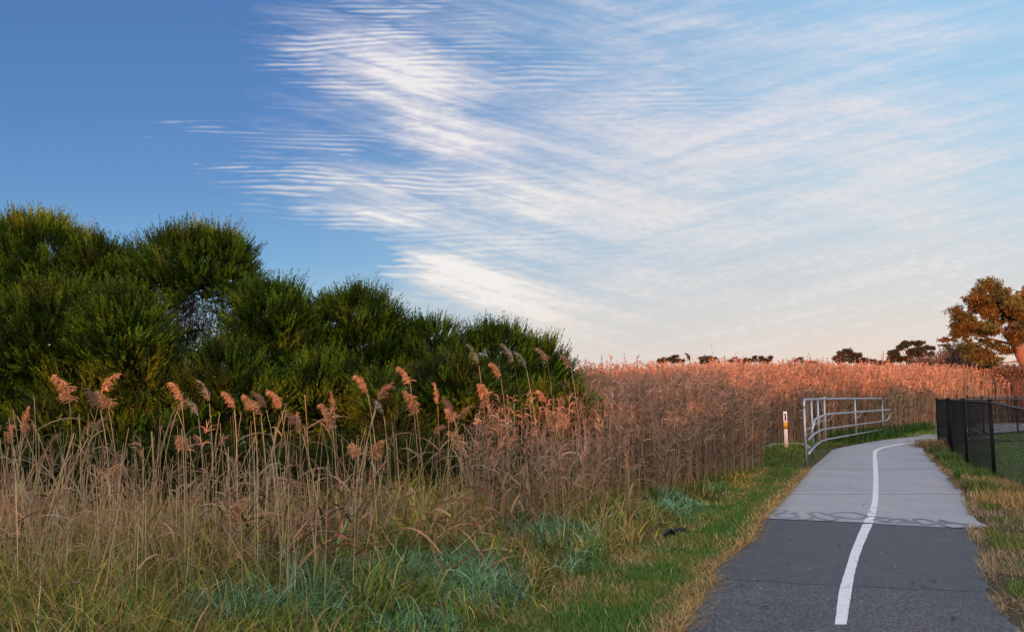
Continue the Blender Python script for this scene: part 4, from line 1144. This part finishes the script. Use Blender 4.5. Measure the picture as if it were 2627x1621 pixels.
far_gum('tiny dark far tree peeping over the reeds', 190, 1914, 875, [(1912, 861, 8, 5), (1930, 866, 12, 4), (1948, 866, 8, 5)])
far_gum('squat dark far gum with a domed top above the railing', 130, 2040, 870, [(2028, 842, 19, 9), (2014, 850, 12, 8), (2050, 856, 20, 10), (2030, 860, 28, 10), (2070, 862, 14, 8), (2010, 862, 10, 8)])
far_gum('low bushy far tree between the domed and the many-headed gums', 140, 2086, 874, [(2084, 862, 12, 7), (2100, 868, 12, 6), (2118, 868, 10, 5)])
far_gum('large many-headed far gum left of the brown thicket', 120, 2180, 870, [(2170, 822, 13, 7), (2190, 820, 12, 7), (2205, 822, 12, 7), (2158, 832, 14, 8), (2220, 832, 12, 7), (2140, 846, 16, 10), (2185, 840, 24, 10), (2210, 846, 18, 10), (2165, 858, 24, 12), (2200, 864, 24, 12), (2132, 860, 10, 10), (2228, 852, 8, 8)])
far_gum('pale thin-crowned far gum behind the brown thicket', 110, 2262, 870, [(2256, 816, 11, 5), (2268, 812, 12, 6), (2284, 814, 9, 6), (2262, 828, 12, 5), (2276, 836, 9, 6)], col=(.12, .095, .055), dens=.7)

def thicket(label, dep, clumps, col, leafcol, leafy):
    A = lambda X, Y: np.array(atS(X, Y, dep)); k = dep / 1900
    b = A(clumps[0][0], 930); b[2] = 0
    root = thing('shrub', tuple(b), label, 'shrub', 'bare brown shrubs around the gum tree')
    w, l = MB(), MB()
    for cx, cy, rx, ry in clumps:
        n = int(rx * ry * .9); c = A(cx, cy) - b
        p0 = np.stack([RNG.normal(c[0], rx * k * .35, n), RNG.normal(c[1], .5, n), RNG.uniform(.0, max(.3, c[2]), n)], 1)
        az = np.arctan2(RNG.normal(0, .6, n), (p0[:, 0] - c[0]) * 1.5 + RNG.normal(0, .5, n))
        ribbons(w, p0, az, np.abs(RNG.normal(.4, .3, n)), RNG.uniform(-.2, .6, n), RNG.uniform(.5, 1.0, n) * ry * k * 1.4, .035, 4, vary(col, n, .2, .06), RNG.uniform(0, 3, n), blade=False, tip=.15, cross=True)
        leaf_cloud(l, c, (rx * k, rx * k * .7, ry * k), int(rx * ry * leafy), .16, leafcol, .2, .35, 6)
    w.obj('branch', M_REED, root); l.obj('foliage', M_LEAF, root)
thicket('brown leafless thicket below the left side of the gum tree', 50, [(2300, 850, 42, 34), (2265, 862, 36, 24), (2325, 862, 35, 26)], (.22, .15, .125), (.17, .11, .08), .8)
thicket('low pinkish shrub between the many-headed gum and the thicket', 54, [(2225, 862, 30, 18), (2195, 868, 24, 12)], (.22, .15, .12), (.14, .10, .06), .9)
thicket('dark green bush hanging low beside the gum trunk', 47, [(2365, 868, 30, 15), (2345, 872, 22, 14)], (.16, .12, .09), (.09, .085, .03), 1.6)
thicket('reddish shrub at the foot of the gum tree by the right edge', 44, [(2430, 888, 45, 16), (2490, 890, 50, 20)], (.20, .12, .08), (.15, .09, .05), 1.5)

def snag():
    b = atS(2111, 900, 120); mb = MB()
    for pts in ([(2111, 905), (2110, 870), (2109, 848)], [(2110, 868), (2114, 852), (2113, 838)]):
        p = np.array([atS(x, y, 120) for x, y in pts]) - np.array([b[0], b[1], 0]); p = smooth_path(p, 4)
        if pts[0][1] == 905: p[0][2] = 0
        tube(mb, p, np.linspace(.08, .03, len(p)), 5)
    o = mb.obj('dead_tree', M_GUM); o.location = (b[0], b[1], 0)
    tag(o, 'thin bare forked dead tree standing up between the far gums', 'tree')
snag()

# ---------------------------------------------------------------- perched bird
def bird():
    c = np.array(atS(1646, 860, 24.6)); k = 25.5 / F_PX * (260 / 2451)       # metres per pixel of the close view
    def q(x, y): return np.array([(x - 1195) * k, 0, -(y - 450) * k])
    mb = MB()
    ax = [q(1228, 492), q(1232, 462), q(1226, 430), q(1212, 400), q(1196, 372), q(1184, 348), q(1172, 330), q(1156, 320), q(1138, 316), q(1122, 315), q(1108, 318)]
    rd = np.array([8, 13, 26, 42, 45, 36, 25, 23, 17, 6, 1.0]) * k
    p = smooth_path(ax, 3); rr = np.interp(np.linspace(0, 1, len(p)), np.linspace(0, 1, len(rd)), rd)
    tube(mb, p, rr, 12)
    V = mb.V[0]; col = np.tile(np.array([.045, .036, .028]), (len(V), 1))
    br = (V[:, 0] < (-30 * k)) & (V[:, 2] > 25 * k) & (V[:, 2] < 95 * k); col[br] = (.55, .50, .45)
    mb.C[0] = col.astype(np.float32)
    m = leaf_mat('feathers', .7, 0, .2)
    o = mb.obj('bird', m, None, True); o.location = tuple(c)
    tag(o, 'small dark brown bird with a pale breast perched on top of the reeds, facing left', 'bird')
    wg = MB(); p = smooth_path([q(1192, 345), q(1216, 385), q(1234, 430), q(1240, 462)], 4) + np.array([.0, -.022, 0])
    tube(wg, p, np.interp(np.linspace(0, 1, len(p)), [0, .3, .7, 1], [6 * k, 22 * k, 14 * k, 2 * k]), 8, (.06, .048, .036)); wg.obj('wing', m, o, True)
    for dx in (-8, 10):
        lg = MB(); tube(lg, [q(1195 + dx, 425), q(1192 + dx, 455), q(1186 + dx, 470)], 3 * k, 5, (.03, .025, .02)); lg.obj('leg', m, o)
    st = MB(); a = np.array([c[0] - .02, c[1], 0]); tube(st, smooth_path([np.zeros(3), np.array([.02, 0, c[2] * .5]), np.array([.012, 0, c[2] - .0]) - q(1195, 425) * 0], 4), .008, 5, (.3, .22, .14))
    s = st.obj('reed', M_REED); s.location = tuple(a); tag(s, 'stout bare reed stem carrying the perched bird', 'reed')
bird()

# ---------------------------------------------------------------- small things
def scrap():
    import bmesh
    for px, py, L, W, h, rot, lab in ((1718, 1384, .13, .09, .065, .5, 'left, humped piece of black rubber litter lying in the verge grass'), (1744, 1373, .16, .05, .03, .35, 'right, flatter piece of black rubber litter lying in the verge grass')):
        n = 9; V = []
        rs = np.random.default_rng(int(px))
        for side in (0, 1):
            for i in range(n):
                for j in range(5):
                    a, b = i / (n - 1), j / 4
                    V.append(((a - .5) * L, (b - .5) * W * (1 - .5 * abs(a - .5)), .02 + h * math.sin(a * math.pi) * (.6 + .4 * math.sin(b * 5 + a * 4)) + rs.normal(0, .006) - side * .012))
        Q = []
        for s in (0, 1):
            for i in range(n - 1):
                for j in range(4):
                    a = s * n * 5 + i * 5 + j; f = (a, a + 5, a + 6, a + 1); Q.append(f if s == 0 else f[::-1])
        rim = [i * 5 for i in range(n)] + [(n - 1) * 5 + j for j in range(1, 5)] + [i * 5 + 4 for i in range(n - 2, -1, -1)] + [j for j in range(3, 0, -1)]
        for a, b in zip(rim, rim[1:] + rim[:1]): Q.append((a, b, b + n * 5, a + n * 5))
        mb = MB(); mb.add(V, Q); o = mb.obj('rubber_scrap', M_BLACKPL); g0 = ground(px, py); o.location = (g0[0], g0[1], .035); o.rotation_euler.z = rot
        tag(o, lab, 'litter')
scrap()
def snail():
    mb = MB(); t = np.linspace(0, 4.2 * math.pi, 40); r = .011 * (1 - t / 16)
    tube(mb, np.stack([np.cos(t) * r * .9, -.004 - .0008 * t, np.sin(t) * r * .9], 1), .006 * (1 - t / 17), 8)
    o = mb.obj('snail_shell', M_KERB, None, True); o.location = atS(119, 825.5, 9.55)
    tag(o, 'tiny round whitish snail shell among the dark leaves of the left bush', 'snail shell')
snail()
def weed():
    g0 = ground(2487, 1197); r = thing('flowering_weed', (g0[0] - .12, g0[1] - .15, 0), 'small yellow-flowered weed at the foot of a fence post', 'weed')
    st = MB(); ribbons(st, np.zeros((9, 3)), RNG.uniform(0, 6.28, 9), .2, .5, .22, .01, 3, vary(GREEN, 9)); st.obj('stem', M_GRASS, r)
    for dx, dz in ((-.03, .26), (.03, .29), (.02, .22)):
        fl = MB(); n = 8; ribbons(fl, np.tile([dx, -.02, dz], (n, 1)), np.arange(n) * .785, 1.1, .3, .028, .014, 2, np.tile([.75, .60, .03], (n, 1))); fl.obj('flower', M_GRASS, r)
weed()

# ---------------------------------------------------------------- unseen leaf belt behind the viewer, shaped to shade the path and pass sun
def shade_foliage():
    mb = MB(); D0 = 25.0
    l = np.array([LH.x, LH.y]); pr = np.array([LH.y, -LH.x])
    n = 34000
    t = RNG.uniform(-30, 34, n); s = -D0 + RNG.uniform(-1.6, 1.6, n); z = RNG.uniform(.0, 10.6, n)
    top = np.interp(t, [-30, -14, -8.5, -6.5, -4.9, -3.8, -2.6, -1.9, -1.5, -1.1, -.4, 1.5, 4.5, 9.5, 14, 34], [8.9, 8.9, 8.6, 7.4, 6.65, 6.35, 6.5, 6.3, 5.9, 6.3, 6.9, 7.5, 8.3, 9.0, 8.8, 7])
    top = top + (vnoise(t * .9 + 40, t * 0, 71) - .5) * .7
    keep = z < top
    slit = (t > -9.5) & (t < -2.5) & (np.abs(z - (4.95 + .08 * np.sin(t * 1.3))) < .55 * np.clip(vnoise(t * 1.25 + 60, z * .9 + 9, 72) * 3.4 - .9, 0, 1))
    spot = (t > 1.6) & (t < 3.6) & (np.abs(z - 5.35) < .22) & (vnoise(t * 2.1 + 60, z * 1.3, 73) > .56)
    keep &= ~slit & ~spot
    t, s, z = t[keep], s[keep], z[keep]; n = len(t)
    P = np.outer(s, l) + np.outer(t, pr)
    ribbons(mb, np.stack([P[:, 0], P[:, 1], z - .17], 1), RNG.uniform(0, 6.283, n), RNG.uniform(0, .6, n), .2, .40, .34, 2, vary((.05, .075, .02), n, .2, .05), RNG.uniform(0, 3.1, n))
    tag(mb.obj('shade_foliage', M_LEAF), 'unseen belt of leaves added behind the viewer to shape the low sun', 'wood', kind='stuff')
shade_foliage()
